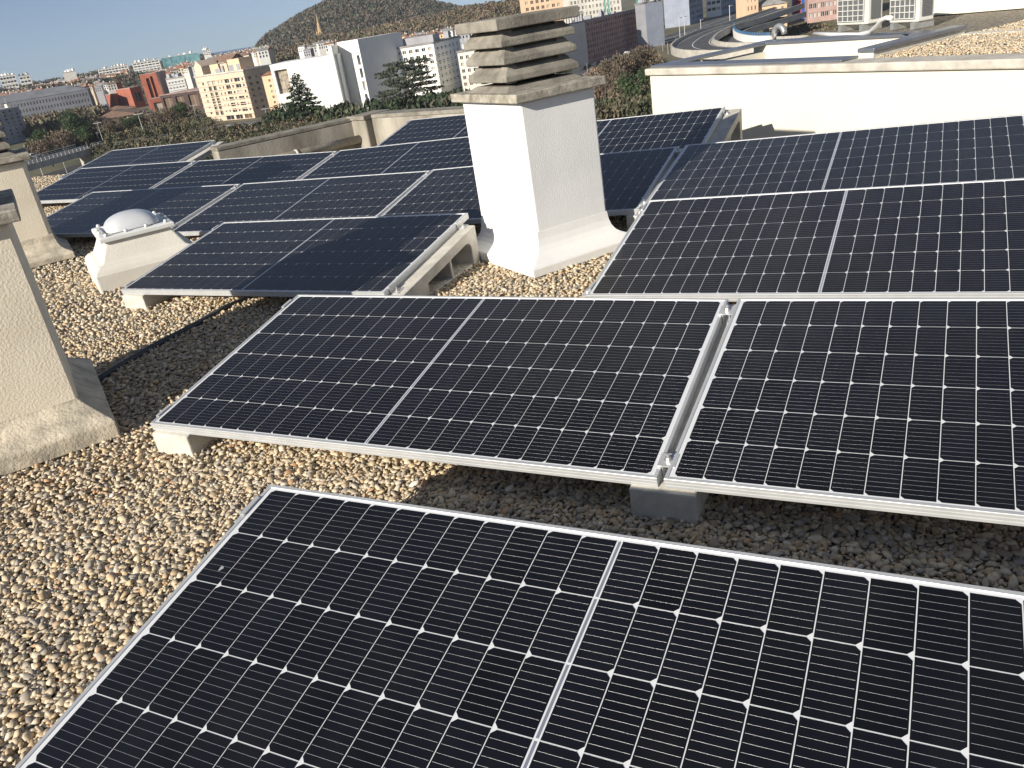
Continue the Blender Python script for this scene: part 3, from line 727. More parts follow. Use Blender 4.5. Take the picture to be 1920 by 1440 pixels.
M['lamp'] = mat('lamp_metal', (0.62, 0.62, 0.60), 0.5, 0.2)
M['green_steel'] = mat('green_crane_steel', (0.06, 0.33, 0.25), 0.5)
M['bark'] = mat('bark', (0.13, 0.10, 0.075), 0.95, var=0.3, scale=2)
M['leaf'] = attr_mat('foliage', 0.8)
M['spire'] = mat('sandstone', (0.45, 0.31, 0.17), 0.9, var=0.2, scale=0.3)

# ---- ground and sea
mt, N, L, b = nmat('town_ground'); M['ground'] = mt
tc = N.new('ShaderNodeTexCoord'); nz = N.new('ShaderNodeTexNoise'); nz.inputs['Scale'].default_value = 0.018; nz.inputs['Detail'].default_value = 9; nz.inputs['Roughness'].default_value = 0.65
L.new(tc.outputs['Object'], nz.inputs['Vector']); cr = N.new('ShaderNodeValToRGB')
els = [(0.30, (0.055, 0.065, 0.03)), (0.45, (0.11, 0.105, 0.055)), (0.56, (0.17, 0.14, 0.09)), (0.72, (0.09, 0.095, 0.045))]
while len(cr.color_ramp.elements) < len(els): cr.color_ramp.elements.new(0.5)
for e, (p, c) in zip(cr.color_ramp.elements, els): e.position = p; e.color = (*c, 1)
L.new(nz.outputs['Fac'], cr.inputs[0]); L.new(cr.outputs[0], b.inputs['Base Color']); b.inputs['Roughness'].default_value = 1.0
mb = MB(); k = 96
mb.poly([(-60+1750*math.cos(2*math.pi*i/k), 300+1750*math.sin(2*math.pi*i/k), ZG) for i in range(k)])
tag(mb.build('ground', M['ground'], fix=False), kind='structure')
mt, N, L, b = nmat('sea_water'); M['sea'] = mt
b.inputs['Base Color'].default_value = (0.02, 0.06, 0.12, 1); b.inputs['Roughness'].default_value = 0.25
tc = N.new('ShaderNodeTexCoord'); nz = N.new('ShaderNodeTexNoise'); nz.inputs['Scale'].default_value = 0.05; L.new(tc.outputs['Object'], nz.inputs['Vector'])
bp = N.new('ShaderNodeBump'); bp.inputs['Strength'].default_value = 0.7; bp.inputs['Distance'].default_value = 3; L.new(nz.outputs['Fac'], bp.inputs['Height']); L.new(bp.outputs[0], b.inputs['Normal'])
mb = MB(); mb.poly([(70000*math.cos(2*math.pi*i/k), 70000*math.sin(2*math.pi*i/k), ZG-4) for i in range(k)])
tag(mb.build('sea', M['sea'], fix=False), kind='structure')

# ---- buildings
PANE = {}
def pane_mesh(w_, h_, mt):
    key = (round(w_, 1), round(h_, 1), mt.name)
    if key not in PANE:
        q = MB(); a, b_ = max(w_, .1)/2, max(h_, .1)/2
        q.box(-a, .0, -b_, a, .05, b_, 0)
        fw_ = min(.12, a*.3)
        q.box(-fw_/2, -.05, -b_, fw_/2, -.004, b_, 1)
        PANE[key] = q.mesh('window', [mt, M['b_offw']])
    return PANE[key]
def grid(nc, nr, u0, u1, z0, z1, fw_=.5, fh=.5, skip=None):
    out = []
    for i in range(nc):
        for j in range(nr):
            if skip and skip(i, j): continue
            a = u0+(u1-u0)*(i+.5-fw_/2)/nc; b_ = u0+(u1-u0)*(i+.5+fw_/2)/nc
            c = z0+(z1-z0)*(j+.5-fh/2)/nr; d_ = z0+(z1-z0)*(j+.5+fh/2)/nr
            out.append((a, b_, c, d_))
    return out
wr = random.Random(5)
M['b_blind'] = mat('window_blind', (0.42, 0.39, 0.33), .8)
def facade(mb, parent, A, B, h, wins, mi, depth=.45, pm=None, zb=0.0):
    A, B = Vector(A), Vector(B); Wd = (B-A).length; ux = (B-A)/Wd; nin = Vector((-ux.y, ux.x, 0))
    rect = [(a*Wd, b_*Wd, c*h, d_*h) for a, b_, c, d_ in wins]
    us = sorted({0.0, Wd, *[round(r[0], 3) for r in rect], *[round(r[1], 3) for r in rect]}); zs = sorted({0.0, h, *[round(r[2], 3) for r in rect], *[round(r[3], 3) for r in rect]})
    Pt = lambda u, z, d=0.0: A+ux*u+nin*d+Vector((0, 0, z))
    for i in range(len(us)-1):
        for j in range(len(zs)-1):
            uc, zc = (us[i]+us[i+1])/2, (zs[j]+zs[j+1])/2
            if any(r[0] < uc < r[1] and r[2] < zc < r[3] for r in rect): continue
            mb.quad(Pt(us[i], zs[j]), Pt(us[i+1], zs[j]), Pt(us[i+1], zs[j+1]), Pt(us[i], zs[j+1]), mi)
    ang = math.atan2(ux.y, ux.x)
    for r in rect:
        a, b_, c, d_ = r
        mb.quad(Pt(a, c), Pt(a, d_), Pt(a, d_, depth), Pt(a, c, depth), mi); mb.quad(Pt(b_, c), Pt(b_, c, depth), Pt(b_, d_, depth), Pt(b_, d_), mi)
        mb.quad(Pt(a, c), Pt(a, c, depth), Pt(b_, c, depth), Pt(b_, c), mi); mb.quad(Pt(a, d_), Pt(b_, d_), Pt(b_, d_, depth), Pt(a, d_, depth), mi)
        o = link('window', pane_mesh(b_-a, d_-c, pm if pm and pm.name.startswith('stained') else wr.choice((pm or M['b_pane'], pm or M['b_pane'], M['b_pane'], M['b_blind'], M['b_brown']))), parent)
        o.location = Pt((a+b_)/2, (c+d_)/2, depth*.8); o.rotation_euler = (0, 0, ang)
def bldg(name, label, P0, P1, P2, h, m1, m2, w1=(), w2=(), roof=None, roofm='r_grey', group=None, pm=None, cat='building', over=.4, depth=.45, parapet=.6, bands=0):
    P0, P1, P2 = (Vector((p[0], p[1], 0)) for p in (P0, P1, P2)); P3 = P0+P2-P1
    base = Vector((P1.x, P1.y, ZG)); root = empty(name, base); tag(root, label, cat, group)
    o = Vector((P1.x, P1.y, 0)); q = [p-o for p in (P0, P1, P2, P3)]
    mb = MB()
    facade(mb, root, q[0], q[1], h, w1, 0, depth, pm); facade(mb, root, q[1], q[2], h, w2, 1, depth, pm)
    Z = Vector((0, 0, h)); mb.quad(q[2], q[3], q[3]+Z, q[2]+Z, 1); mb.quad(q[3], q[0], q[0]+Z, q[3]+Z, 0)
    mb.build('walls', [M[m1], M[m2]], root, fix=False)
    rb = MB(); c = (q[0]+q[2])/2
    ex = [p+(p-c).normalized()*over for p in q]
    if roof == 'hip':
        ridge_a, ridge_b = (q[0]+q[3])/2*.62+c*.38, (q[1]+q[2])/2*.62+c*.38
        if (q[1]-q[0]).length < (q[2]-q[1]).length: ridge_a, ridge_b = (q[0]+q[1])/2*.62+c*.38, (q[3]+q[2])/2*.62+c*.38
        rh = Vector((0, 0, h+min((q[1]-q[0]).length, (q[2]-q[1]).length)*(.12 if over == 1.5 else .24))); e = [p+Vector((0, 0, h+.02)) for p in ex]
        if (q[1]-q[0]).length < (q[2]-q[1]).length:
            a, b_ = ridge_a+rh, ridge_b+rh
            rb.poly([e[0], e[1], a]); rb.quad(e[1], e[2], b_, a); rb.poly([e[2], e[3], b_]); rb.quad(e[3], e[0], a, b_)
        else:
            a, b_ = ridge_a+rh, ridge_b+rh
            rb.quad(e[0], e[1], b_, a); rb.poly([e[1], e[2], b_]); rb.quad(e[2], e[3], a, b_); rb.poly([e[3], e[0], a])
        rb.poly([p for p in e])
        rb.build('roof', M[roofm], root)
    else:
        rb.loft([[p+Vector((0, 0, z)) for p in ex] for z in (h+.01, h+.01+parapet)]); ro = rb.build('roof', M[roofm], root)
        if name not in ('church', 'church_tower', 'brick_volume'):
            cl = MB()
            for _ in range(9):
                f1_, f2_ = wr.uniform(.08, .9), wr.uniform(.1, .85); p = q[0].lerp(q[1], f1_)+(q[2]-q[1])*f2_; a_, b2, z2 = wr.uniform(.4, 1.6), wr.uniform(.4, 1.4), wr.uniform(.8, 2.6)
                cl.box(p.x-a_, p.y-b2, h+parapet+.02, p.x+a_, p.y+b2, h+parapet+z2)
                if wr.random() < .5: cl.tube([(p.x, p.y, h+parapet+z2), (p.x, p.y, h+parapet+z2+3)], .07, 4)
            cl.build('roof_clutter', M[wr.choice(('b_offw', 'b_grey', 'b_white'))], root)
    if bands:
        bd = MB()
        for k in range(1, bands):
            z = h*k/bands
            for a_, b2 in ((q[0], q[1]), (q[1], q[2])):
                dd = (b2-a_).normalized(); nn = Vector((dd.y, -dd.x, 0)); c4 = [a_, b2, b2+nn*.35, a_+nn*.35]
                bd.loft([[p+Vector((0, 0, z2)) for p in c4] for z2 in (z-.16, z+.10)])
        bd.build('floor_band', M[m1], root)
    return root, q, P1
def seg(pa, pb, f): return (pa[0]+(pb[0]-pa[0])*f, pa[1]+(pb[1]-pa[1])*f)
def htop(pxy, b_): return zat(pxy[0], pxy[1], Vector((b_[0], b_[1], 0)))-ZG
def back(P0, P1, depth):                                    # third corner: perpendicular, away from camera
    d_ = Vector((P1[0]-P0[0], P1[1]-P0[1], 0)).normalized(); n = Vector((-d_.y, d_.x, 0))
    if n.dot(Vector((P1[0], P1[1], 0))) < 0: n = -n
    return (P1[0]+n.x*depth, P1[1]+n.y*depth)
def squareback(P1, P0, P2):                                 # keep the length of P1P2 but make it perpendicular to P0P1
    L_ = math.hypot(P2[0]-P1[0], P2[1]-P1[1]); return back(P0, P1, L_)
def box_on(parent, P1w, pts, z0, z1, mt, name):
    mb = MB(); mb.loft([[(p[0]-P1w.x, p[1]-P1w.y, z) for p in pts] for z in (z0, z1)]); return mb.build(name, mt, parent)

# beige apartment block
A, B, C = g(390.6, 228.7), g(478.7, 221), g(511, 214); hB = htop((456, 131), B)*.98
C = squareback(B, A, C); C = seg(B, C, 1.9)
w1 = grid(2, 6, .20, .40, .12, .90, .62, .86) + grid(1, 6, .08, .17, .13, .90, .45, .45) + grid(1, 6, .43, .48, .14, .90, .5, .35) + grid(1, 6, .505, .555, .14, .90, .6, .45) + grid(1, 6, .58, .68, .14, .90, .9, .62) + grid(1, 6, .70, .76, .14, .90, .6, .45) + grid(1, 6, .78, .90, .14, .90, .9, .58) + grid(1, 6, .92, .98, .14, .90, .6, .45) + [(.42, .58, .01, .10), (.62, .76, .01, .10), (.80, .95, .01, .10)]
bg_, q, P1 = bldg('apartment_block', 'beige apartment block with balcony grid and attic terrace on the left', A, B, C, hB, 'b_beige', 'b_beige', w1, grid(4, 6, .05, .95, .14, .9, .4, .45), over=.9, roofm='r_pale', bands=9)
hh = hB+.6
for k, (a, b_, h_, mt) in enumerate(((.28, .46, 3.6, 'b_peach'), (.50, .64, 3.4, 'b_beige'), (.66, .90, 4.6, 'b_peach'))):
    p0, p1 = q[0].lerp(q[1], a), q[0].lerp(q[1], b_); nn = (q[2]-q[1]).normalized()
    mb = MB(); mb.loft([[p+Vector((0, 0, z)) for p in (p0+nn*2, p1+nn*2, p1+nn*9, p0+nn*9)] for z in (hh, hh+h_)]); mb.build('attic', M[mt], bg_)
p0, p1 = q[0].lerp(q[1], .0), q[0].lerp(q[1], .16); nn = (q[2]-q[1]).normalized(); mid_ = (p0+p1)/2
mb = MB(); mb.loft([[p+Vector((0, 0, z)) for p, z in ((p0+nn*t_, hh), (p1+nn*t_, hh), (p1+nn*t_, hh+3.6), (mid_+nn*t_, hh+6.0), (p0+nn*t_, hh+3.6))] for t_ in (.6, 10)]); mb.build('gable', M['b_beige'], bg_)
e0, e1 = q[0].lerp(q[1], -.012), q[0].lerp(q[1], .40)
mb = MB(); r0_, r1_ = e0+nn*10.2, e1+nn*10.2
mb.loft([[p+Vector((0, 0, z)) for p, z in ((e+nn*4, hh+3.7), (e+nn*9, hh+6.6), (e+nn*14, hh+3.7))] for e in (e0+nn*6.2, e1+nn*6.2)]); mb.build('roof', M['r_brown'], bg_)

# peach strip beside the white church
A, B = g(512, 227), g(531, 224); B = seg(A, B, 1.25); C = back(A, B, 14); h = htop((493.7, 142), A)
bldg('apartment_block', 'narrow peach and white block squeezed against the white church', A, B, C, h, 'b_peach', 'b_white', grid(2, 6, .35, 1, .22, .94, .5, .45), (), roof='hip', roofm='r_red', over=.6)

# white church: long blank nave wall and tall fin tower
A, B = g(532, 229), g(655, 210); C = back(A, B, 22); h = htop((512.5, 124), A)
ch, q, P1 = bldg('church', 'big blank white modern church with one tall recessed window', A, B, C, h, 'b_white', 'b_white', [(.045, .235, .50, .92)], (), depth=1.6, roofm='b_white', over=.15, pm=mat('stained_glass', (0.36, 0.30, 0.22), .6, var=.6, scale=.8))
A2, B2 = g(659, 206), g(697, 203); h2 = htop((637, 81), A2); h3 = htop((672, 75), B2); 
C2 = back(A2, B2, 24)
tw, q2, P12 = bldg('church_tower', 'tall white slab tower of the modern church with grey shaded flank', A2, B2, C2, h3, 'b_white', 'b_white', [(.80, .93, .08+.19*k, .22+.19*k) for k in range(4)], (), depth=1.2, roofm='b_white', over=.05, parapet=.3)
A3 = g(650, 209); h4 = htop((621, 86), A3); nnc = Vector((C[0]-B[0], C[1]-B[1], 0)).normalized(); dfc = Vector((B[0]-A[0], B[1]-A[1], 0)).normalized()
mb = MB(); o_ = Vector((A3.x-P12.x, A3.y-P12.y, 0))
mb.loft([[o_+p+Vector((0, 0, z)) for p in (dfc*-.2-nnc*7, dfc*1.2-nnc*7, dfc*1.2+nnc*14, dfc*-.2+nnc*14)] for z in (0, h4)]); mb.build('fin_wall', M['b_white'], tw)

# white apartment block with windows, shaded flank
A, B = g(732, 190), g(829, 177); C = back(A, B, 34); h = htop((810, 82), B)
w1 = grid(8, 6, .02, .98, .20, .97, .58, .56) + grid(4, 1, .05, .95, .09, .19, .8, .8)
wa_, q, P1 = bldg('apartment_block', 'white apartment block with window grid behind the spreading cedar', A, B, C, h, 'b_white', 'b_white', w1, grid(6, 6, .05, .95, .16, .95, .35, .5), roofm='r_grey', pm=M['b_brown'], bands=8)
p0, p1 = q[0].lerp(q[1], .3), q[0].lerp(q[1], .95); nn = (q[2]-q[1]).normalized()
mb = MB(); mb.loft([[p+Vector((0, 0, z)) for p in (p0+nn*4, p1+nn*4, p1+nn*12, p0+nn*12)] for z in (h+.6, h+3.2)]); mb.build('rooftop_plant', M['b_grey'], wa_)
A, B = g(869, 172), g(925, 164); C = back(A, B, 20); h = htop((859, 99), A)
bldg('apartment_block', 'cream apartment block mostly hidden behind the chimney cap', A, B, C, h, 'b_offw', 'b_offw', grid(5, 5, .02, .98, .1, .95, .5, .5), (), roofm='r_grey', pm=M['b_brown'])

# brick office, white end wall, and blocks further right
P0, P1_, P2 = g(1060, 133), g(1104, 121), g(1198, 88); h = htop((1096, 41), P1_)
of, q, PP = bldg('brick_office', 'dark brick office with narrow windows and pale panelled end wall', P0, P1_, P2, h, 'b_offw', 'b_dbrick', [(.25, .34, .86, .93)], grid(24, 6, .01, .99, .08, .86, .42, .62)+grid(20, 1, .03, .97, .885, .96, .6, .8), roofm='b_grey')
mb = MB()
for i in range(9):
    p = q[0].lerp(q[1], .05+i*.11); mb.box(p.x-.15, p.y-.15, h+.62, p.x+.15, p.y+.15, h+4.2)
p, pe = q[0].lerp(q[1], .02), q[0].lerp(q[1], .98); mb.tube([p+Vector((0, 0, h+4.2)), pe+Vector((0, 0, h+4.2))], .25, 4); mb.build('roof_railing', M['b_white'], of)
P0, P1_ = g(1197, 93), g(1229, 87); h = htop((1226, 4), P1_); P2 = g(1247, 84)
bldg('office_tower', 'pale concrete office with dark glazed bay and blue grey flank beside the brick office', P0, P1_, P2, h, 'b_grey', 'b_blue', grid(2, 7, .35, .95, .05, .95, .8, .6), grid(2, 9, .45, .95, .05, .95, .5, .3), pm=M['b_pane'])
P0, P1_ = g(1294, 47), g(1319, 38); h = 42
bldg('grid_tower', 'blue grey tower with a fine grid of windows above the viaduct', P0, P1_, back(P0, P1_, 16), h, 'b_blue', 'b_blue', grid(6, 12, .05, .95, .04, .98, .55, .5), ())
P0, P1_, P2 = g(1325, 34), g(1353, 29), g(1393, 16); h = 36
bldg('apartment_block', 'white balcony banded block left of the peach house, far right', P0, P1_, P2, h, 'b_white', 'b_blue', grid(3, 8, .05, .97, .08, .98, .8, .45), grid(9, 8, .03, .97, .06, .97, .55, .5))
# peach house with wing
P0, P1_ = g(1399, 62), g(1423, 58); h = 27
bldg('peach_house', 'narrow peach apartment tower beside the blue fence', P0, P1_, back(P0, P1_, 12), h, 'b_peach', 'b_peach', grid(3, 7, .1, .9, .05, .98, .4, .5), (), roofm='r_brown')
P0, P1_ = g(1424, 57), g(1476, 49); h = htop((1424, 13), P0)
bldg('peach_wing', 'wide peach house with dark roof right of the narrow peach tower', P0, P1_, back(P0, P1_, 14), h, 'b_peach', 'b_peach', grid(4, 3, .05, .95, .2, .95, .3, .4), (), roof='hip', roofm='r_grey', over=.8)
P0, P1_ = g(1487, 38), g(1503, 36); h = 32
bldg('red_block', 'plain red building slice at the top right', P0, P1_, back(P0, P1_, 12), h, 'b_red', 'b_red')
P0, P1_ = g(1504, 36), g(1513, 34.5); 
bldg('blue_block', 'plain blue building slice at the top right', P0, P1_, back(P0, P1_, 12), h, 'b_bluep', 'b_bluep')
P0, P1_ = g(1514, 44), g(1640, 26); h = 26
bldg('school_block', 'long brick and white banded block behind the left air conditioner', P0, P1_, back(P0, P1_, 14), h, 'b_dbrick', 'b_dbrick', grid(16, 6, .02, .98, .05, .95, .75, .5), (), pm=M['b_grey'])
# peach block at the top centre and green cranes
P0, P1_ = g(990, 88), g(1063, 76); h = htop((985, -14), P0)
bldg('apartment_block', 'peach apartment block above the chimney cap', P0, P1_, back(P0, P1_, 16), h, 'b_peach', 'b_offw', grid(7, 8, .04, .96, .05, .98, .55, .5), (), pm=M['b_brown'])
P0, P1_ = g(1075, 86), g(1170, 70); h = 26
bldg('apartment_block', 'long pale block with many windows behind the brick office', P0, P1_, back(P0, P1_, 16), h, 'b_offw', 'b_offw', grid(14, 7, .02, .98, .05, .97, .5, .5), (), pm=M['b_brown'])
def crane(label, px, py, ptop):
    b_ = g(px, py); top = zat(*ptop, b_)-ZG
    mb = MB()
    for sx1 in (-.9, .9):
        for sy1 in (-.9, .9): mb.box(sx1-.12, sy1-.12, 0, sx1+.12, sy1+.12, top)
    for k in range(int(top/2.5)):
        z = k*2.5; mb.tube([(-.9, -.9, z), (.9, -.9, z+2.5)], .09, 4); mb.tube([(.9, .9, z), (-.9, .9, z+2.5)], .09, 4)
        mb.tube([(-.9, .9, z), (-.9, -.9, z+2.5)], .09, 4); mb.tube([(.9, -.9, z), (.9, .9, z+2.5)], .09, 4)
    root = empty('crane_mast', b_); tag(root, label, 'crane'); mb.build('mast', M['green_steel'], root)
crane('green lattice crane mast in front of the brick office', 1146, 104, (1133, -40))
crane('green lattice crane mast at the right end of the brick office', 1203, 80, (1190, -40))
crane('green lattice mast above the chimney cap beside the peach block', 1065, 70, (1055, -60))

# red brick cultural complex
rb_g = 'red brick volumes of the complex'
def brick(label, a, b_, dep, ptop, wins=(), m1='b_brick', m2='b_dbrick', depth=1.2):
    A, B = g(*a), g(*b_); h = htop(ptop, A)
    return bldg('brick_volume', label, A, B, back(A, B, dep), h, m1, m2, wins, (), roofm='b_dbrick', group=rb_g, pm=M['b_brown'], over=.05, depth=depth, parapet=.3)
brick('low square red brick volume with a recessed brown window, left end', (222, 207), (243, 203), 20, (212, 177), [(.22, .78, .25, .70)])
brick('slim red brick turret behind the low square volume', (231, 198), (241, 196), 10, (222, 154))
brick('stepped red brick volume with slanted side right of the low one', (255, 203), (275, 199), 22, (246, 165), [(.3, .8, .3, .75)])
brick('tallest red brick volume with two deep vertical slots', (281, 204), (311, 199), 26, (263, 141), [(.30, .50, .22, .88), (.58, .74, .25, .92)], depth=2.2)
brick('dark brown brick wing in shade left of the beige block', (310, 214), (395, 203), 30, (297, 180), [(.05, .25, .2, .85), (.32, .5, .2, .85), (.6, .8, .2, .85)], 'b_shade_umber', 'b_shade_umber')

brick('short red brick volume with dark glazing at the foot of the tall one', (290, 216), (318, 211), 8, (283, 186), [(.15, .7, .1, .75)])
# left side blocks
A, B = g(8, 274), g(58, 262); A = seg(B, A, 1.6); C = back(A, B, 20); h = htop((42, 199), B)
bldg('apartment_block', 'grey apartment block with rows of dark windows at the left edge', A, B, C, h, 'b_grey', 'b_grey', grid(7, 8, .02, .98, .12, .98, .42, .45), (), roofm='b_white', depth=.7)
A, B = ud(-40, 200, 700), ud(170, 185, 690); C = back(A, B, 20); h = htop((160, 168), B)
bldg('terrace_row', 'long grey terrace of houses stretching behind the park trees, far left', A, B, C, h, 'b_shade_terrace', 'b_shade_terrace', grid(34, 4, .01, .99, .05, .95, .35, .5), (), roof='hip', roofm='b_shade_terrace', over=1)
def fard(name, label, l, r_, base, ptop, D, mt, mt2, wins, roofm='r_pale', dep=30, pm=None):
    A, B = ud(l[0], l[1], D), ud(r_[0], r_[1], D*1.0); h = zat(*ptop, A)-ZG
    return bldg(name, label, A, B, back(A, B, dep), h, mt, mt2, wins, (), roofm=roofm, pm=pm, depth=1.2, bands=9 if wins else 0)
def up_rows(nc, nr, z0=.55): return grid(nc, nr, .02, .98, z0, .99, .8, .5)
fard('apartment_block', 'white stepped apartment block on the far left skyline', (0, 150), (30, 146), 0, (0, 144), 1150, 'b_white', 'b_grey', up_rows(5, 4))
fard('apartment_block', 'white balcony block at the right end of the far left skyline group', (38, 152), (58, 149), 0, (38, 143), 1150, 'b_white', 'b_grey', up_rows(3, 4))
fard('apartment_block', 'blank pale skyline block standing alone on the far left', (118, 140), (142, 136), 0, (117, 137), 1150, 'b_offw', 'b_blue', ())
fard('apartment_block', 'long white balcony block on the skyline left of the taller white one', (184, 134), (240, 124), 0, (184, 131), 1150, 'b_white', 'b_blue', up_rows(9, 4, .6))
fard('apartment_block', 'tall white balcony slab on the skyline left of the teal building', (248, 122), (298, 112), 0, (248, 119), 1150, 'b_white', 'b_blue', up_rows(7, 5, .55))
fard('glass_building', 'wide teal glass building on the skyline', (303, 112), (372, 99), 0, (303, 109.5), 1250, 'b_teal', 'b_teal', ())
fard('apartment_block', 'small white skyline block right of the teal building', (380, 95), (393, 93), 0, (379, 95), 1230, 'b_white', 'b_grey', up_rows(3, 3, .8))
fard('white_house', 'small white building between the brick complex and the beige block', (314, 160), (347, 153), 0, (314, 149), 640, 'b_white', 'b_white', grid(5, 2, .05, .95, .55, .95, .3, .4), dep=14)
# church spire
sb = ud(603, 72, 1100); hs = zat(596, 27, sb)-sb.z
root = empty('church_spire', (sb.x, sb.y, sb.z-25)); tag(root, 'sandstone church spire against the wooded hill', 'spire')
mb = MB(); r8 = lambda r_, z: [(r_*math.cos(2*math.pi*k/8), r_*math.sin(2*math.pi*k/8), z) for k in range(8)]
mb.loft([r8(4.6, 0), r8(4.6, 25)]); mb.build('tower', M['spire'], root)
mb = MB(); mb.loft([r8(4.2, 25.01), r8(2.0, 25+hs*.5), r8(.25, 25+hs)]); so_ = mb.build('spire', M['spire'], root)
mb = MB()
for k in range(4):
    a = math.pi/4+k*math.pi/2; x, y = 4.4*math.cos(a), 4.4*math.sin(a); mb.loft([[(x+r_*cx1, y+r_*cy1, z) for cx1, cy1 in ((-1, -1), (1, -1), (1, 1), (-1, 1))] for r_, z in ((.8, 25.02), (.8, 28), (.08, 36))])
mb.build('pinnacle', M['spire'], root)

# ---- brown roofed low buildings between the park trees
def low(label, a, b_, dep, h, rm='r_brown', mt='b_beige'):
    A, B = g(*a), g(*b_); bldg('low_building', label, A, B, back(A, B, dep), h, mt, mt, grid(6, 1, .05, .95, .2, .8, .4, .6), (), roof='hip', roofm=rm, over=1.5)
low('low brown hip roofed building among the park trees, left', (112, 252), (146, 246), 22, 4)
low('wide brown roofed hall in front of the brick complex', (165, 236), (262, 219), 36, 2)
low('brown roofed hall behind the wide one, at the foot of the brick complex', (198, 221), (258, 210), 26, 3)

# ---- dense old town: countable far houses
hm = []
for wm, rmn in (('b_offw', 'r_brown'), ('b_white', 'r_grey'), ('b_beige', 'r_red'), ('b_grey', 'r_grey'), ('b_peach', 'r_brown')):
    wmb = MB(); wmb.loft([[(x, y, z) for x, y in ((-6, -5), (6, -5), (6, 5), (-6, 5))] for z in (-30, 9)], cap0=False)
    for i in range(3):
        for j in range(2): wmb.box(-4.8+i*3.6, -5.06, 1.6+j*3.6, -3.2+i*3.6, -5.004, 4.0+j*3.6, 1)
    rmb = MB(); rmb.loft([[(x, y, z) for y, z in ((-5.5, 9.02), (0, 11.4), (5.5, 9.02))] for x in (-6.4, 6.4)])
    cmb = MB(); cmb.box(2.5, .8, 9.05, 3.6, 2.0, 13)
    hm.append((wmb.mesh('wall', [M[wm], M['b_pane']]), rmb.mesh('roof', M[rmn]), cmb.mesh('chimney', M['b_offw'])))
def house(x, y, z, s, rz, k, label, group):
    root = empty('town_house', (x, y, z), rz); root.scale = (s, s, s); tag(root, label, 'house', group)
    link('wall', hm[k][0], root); ro = link('roof', hm[k][1], root); link('chimney', hm[k][2], ro)
hr = random.Random(3)
HL = ['off white house with brown roof', 'white house with grey roof', 'beige house with red roof', 'grey house with grey roof', 'peach house with brown roof']
zones = [  # polygon in pixels, distance range, count, label
    ((395, 112, 500, 92), (820, 1500), 110, 'in the dense old town below the wooded hill', 'old town houses below the hill'),
    ((290, 140, 365, 122), (700, 1000), 40, 'in the cluster above the brick complex', 'houses above the brick complex'),
    ((60, 165, 235, 138), (1000, 1250), 60, 'behind the long grey terrace', 'houses behind the grey terrace'),
    ((0, 182, 215, 158), (730, 880), 50, 'in the streets just behind the long grey terrace', 'houses just behind the terrace'),
    ((560, 92, 640, 80), (620, 800), 10, 'showing above the white church', 'houses above the church'),
    ((740, 75, 880, 52), (560, 760), 26, 'behind the white apartment block', 'houses behind the white apartment block'),
]
for (xa, ya, xb, yb), (D0, D1), n_, lab, grp in zones:
    for i in range(n_):
        f_ = (i+hr.random())/n_; D = hr.uniform(D0, D1); t_ = (D-D0)/(D1-D0)
        px = xa+(xb-xa)*f_; pyy = ya+(yb-ya)*f_-t_*7+hr.uniform(-2, 3)+2
        p = ud(px, pyy, D); s = hr.uniform(.45, .85)*(1 if D > 800 else .8); kk = hr.randrange(5)
        house(p.x, p.y, p.z-9*s, s, hr.uniform(-.5, .5)+.4, kk, HL[kk]+' '+lab, grp)

# ---- hills with woods
def clump_wood(lab, p, tsize, cols, hr, nl, up=.25):
    n = len(p); s = hr.uniform(.55, 1.15, (n, 1, 1))*tsize
    d_ = hr.normal(size=(n, nl, 3)); d_ /= np.linalg.norm(d_, axis=2)[..., None]; d_ *= hr.uniform(.3, 1.0, (n, nl, 1))**.5
    c = p[:, None, :]+d_*s*np.array([1, 1, .95])
    a = hr.normal(size=(n, nl, 3))+np.array([0, 0, up*4]); a /= np.linalg.norm(a, axis=2)[..., None]
    b_ = np.cross(a, hr.normal(size=(n, nl, 3))); b_ /= np.linalg.norm(b_, axis=2)[..., None]
    q = s*hr.uniform(.16, .34, (n, nl, 1))
    vv = np.stack([c-a*q, c+b_*q*.55, c+a*q, c-b_*q*.55], 2).reshape(-1, 3); nf = n*nl
    me = bpy.data.meshes.new(lab[0]); me.vertices.add(nf*4); me.vertices.foreach_set('co', vv.astype(np.float32).ravel())
    me.loops.add(nf*4); me.loops.foreach_set('vertex_index', np.arange(nf*4, dtype=np.int32)); me.polygons.add(nf)
    me.polygons.foreach_set('loop_start', np.arange(0, nf*4, 4, dtype=np.int32)); me.polygons.foreach_set('loop_total', np.full(nf, 4, dtype=np.int32)); me.update()
    cl = np.array(cols)[hr.integers(0, len(cols), n)]*hr.uniform(.7, 1.3, (n, 1))
    cl = np.repeat(cl, nl, 0)*hr.uniform(.75, 1.25, (nf, 1)); cc = np.concatenate([np.repeat(cl, 4, 0), np.ones((nf*4, 1))], 1)
    at = me.color_attributes.new('tint', 'FLOAT_COLOR', 'POINT'); at.data.foreach_set('color', cc.astype(np.float32).ravel()); me.materials.append(M['leaf'])
    tag(link('wood', me), lab[1], 'wood', kind='stuff')
def flat_wood(lab, quad, n, tsize, cols, seed, nl=40):
    hr = np.random.default_rng(seed); A_, B_, C_, D_ = (np.array(g(*q)) for q in quad)
    u_, v_ = hr.random((n, 1)), hr.random((n, 1)); p = (A_*(1-u_)+B_*u_)*(1-v_)+(D_*(1-u_)+C_*u_)*v_
    p[:, 2] += tsize*hr.uniform(.5, 1.0, n); clump_wood(lab, p, tsize, cols, hr, nl, .5)
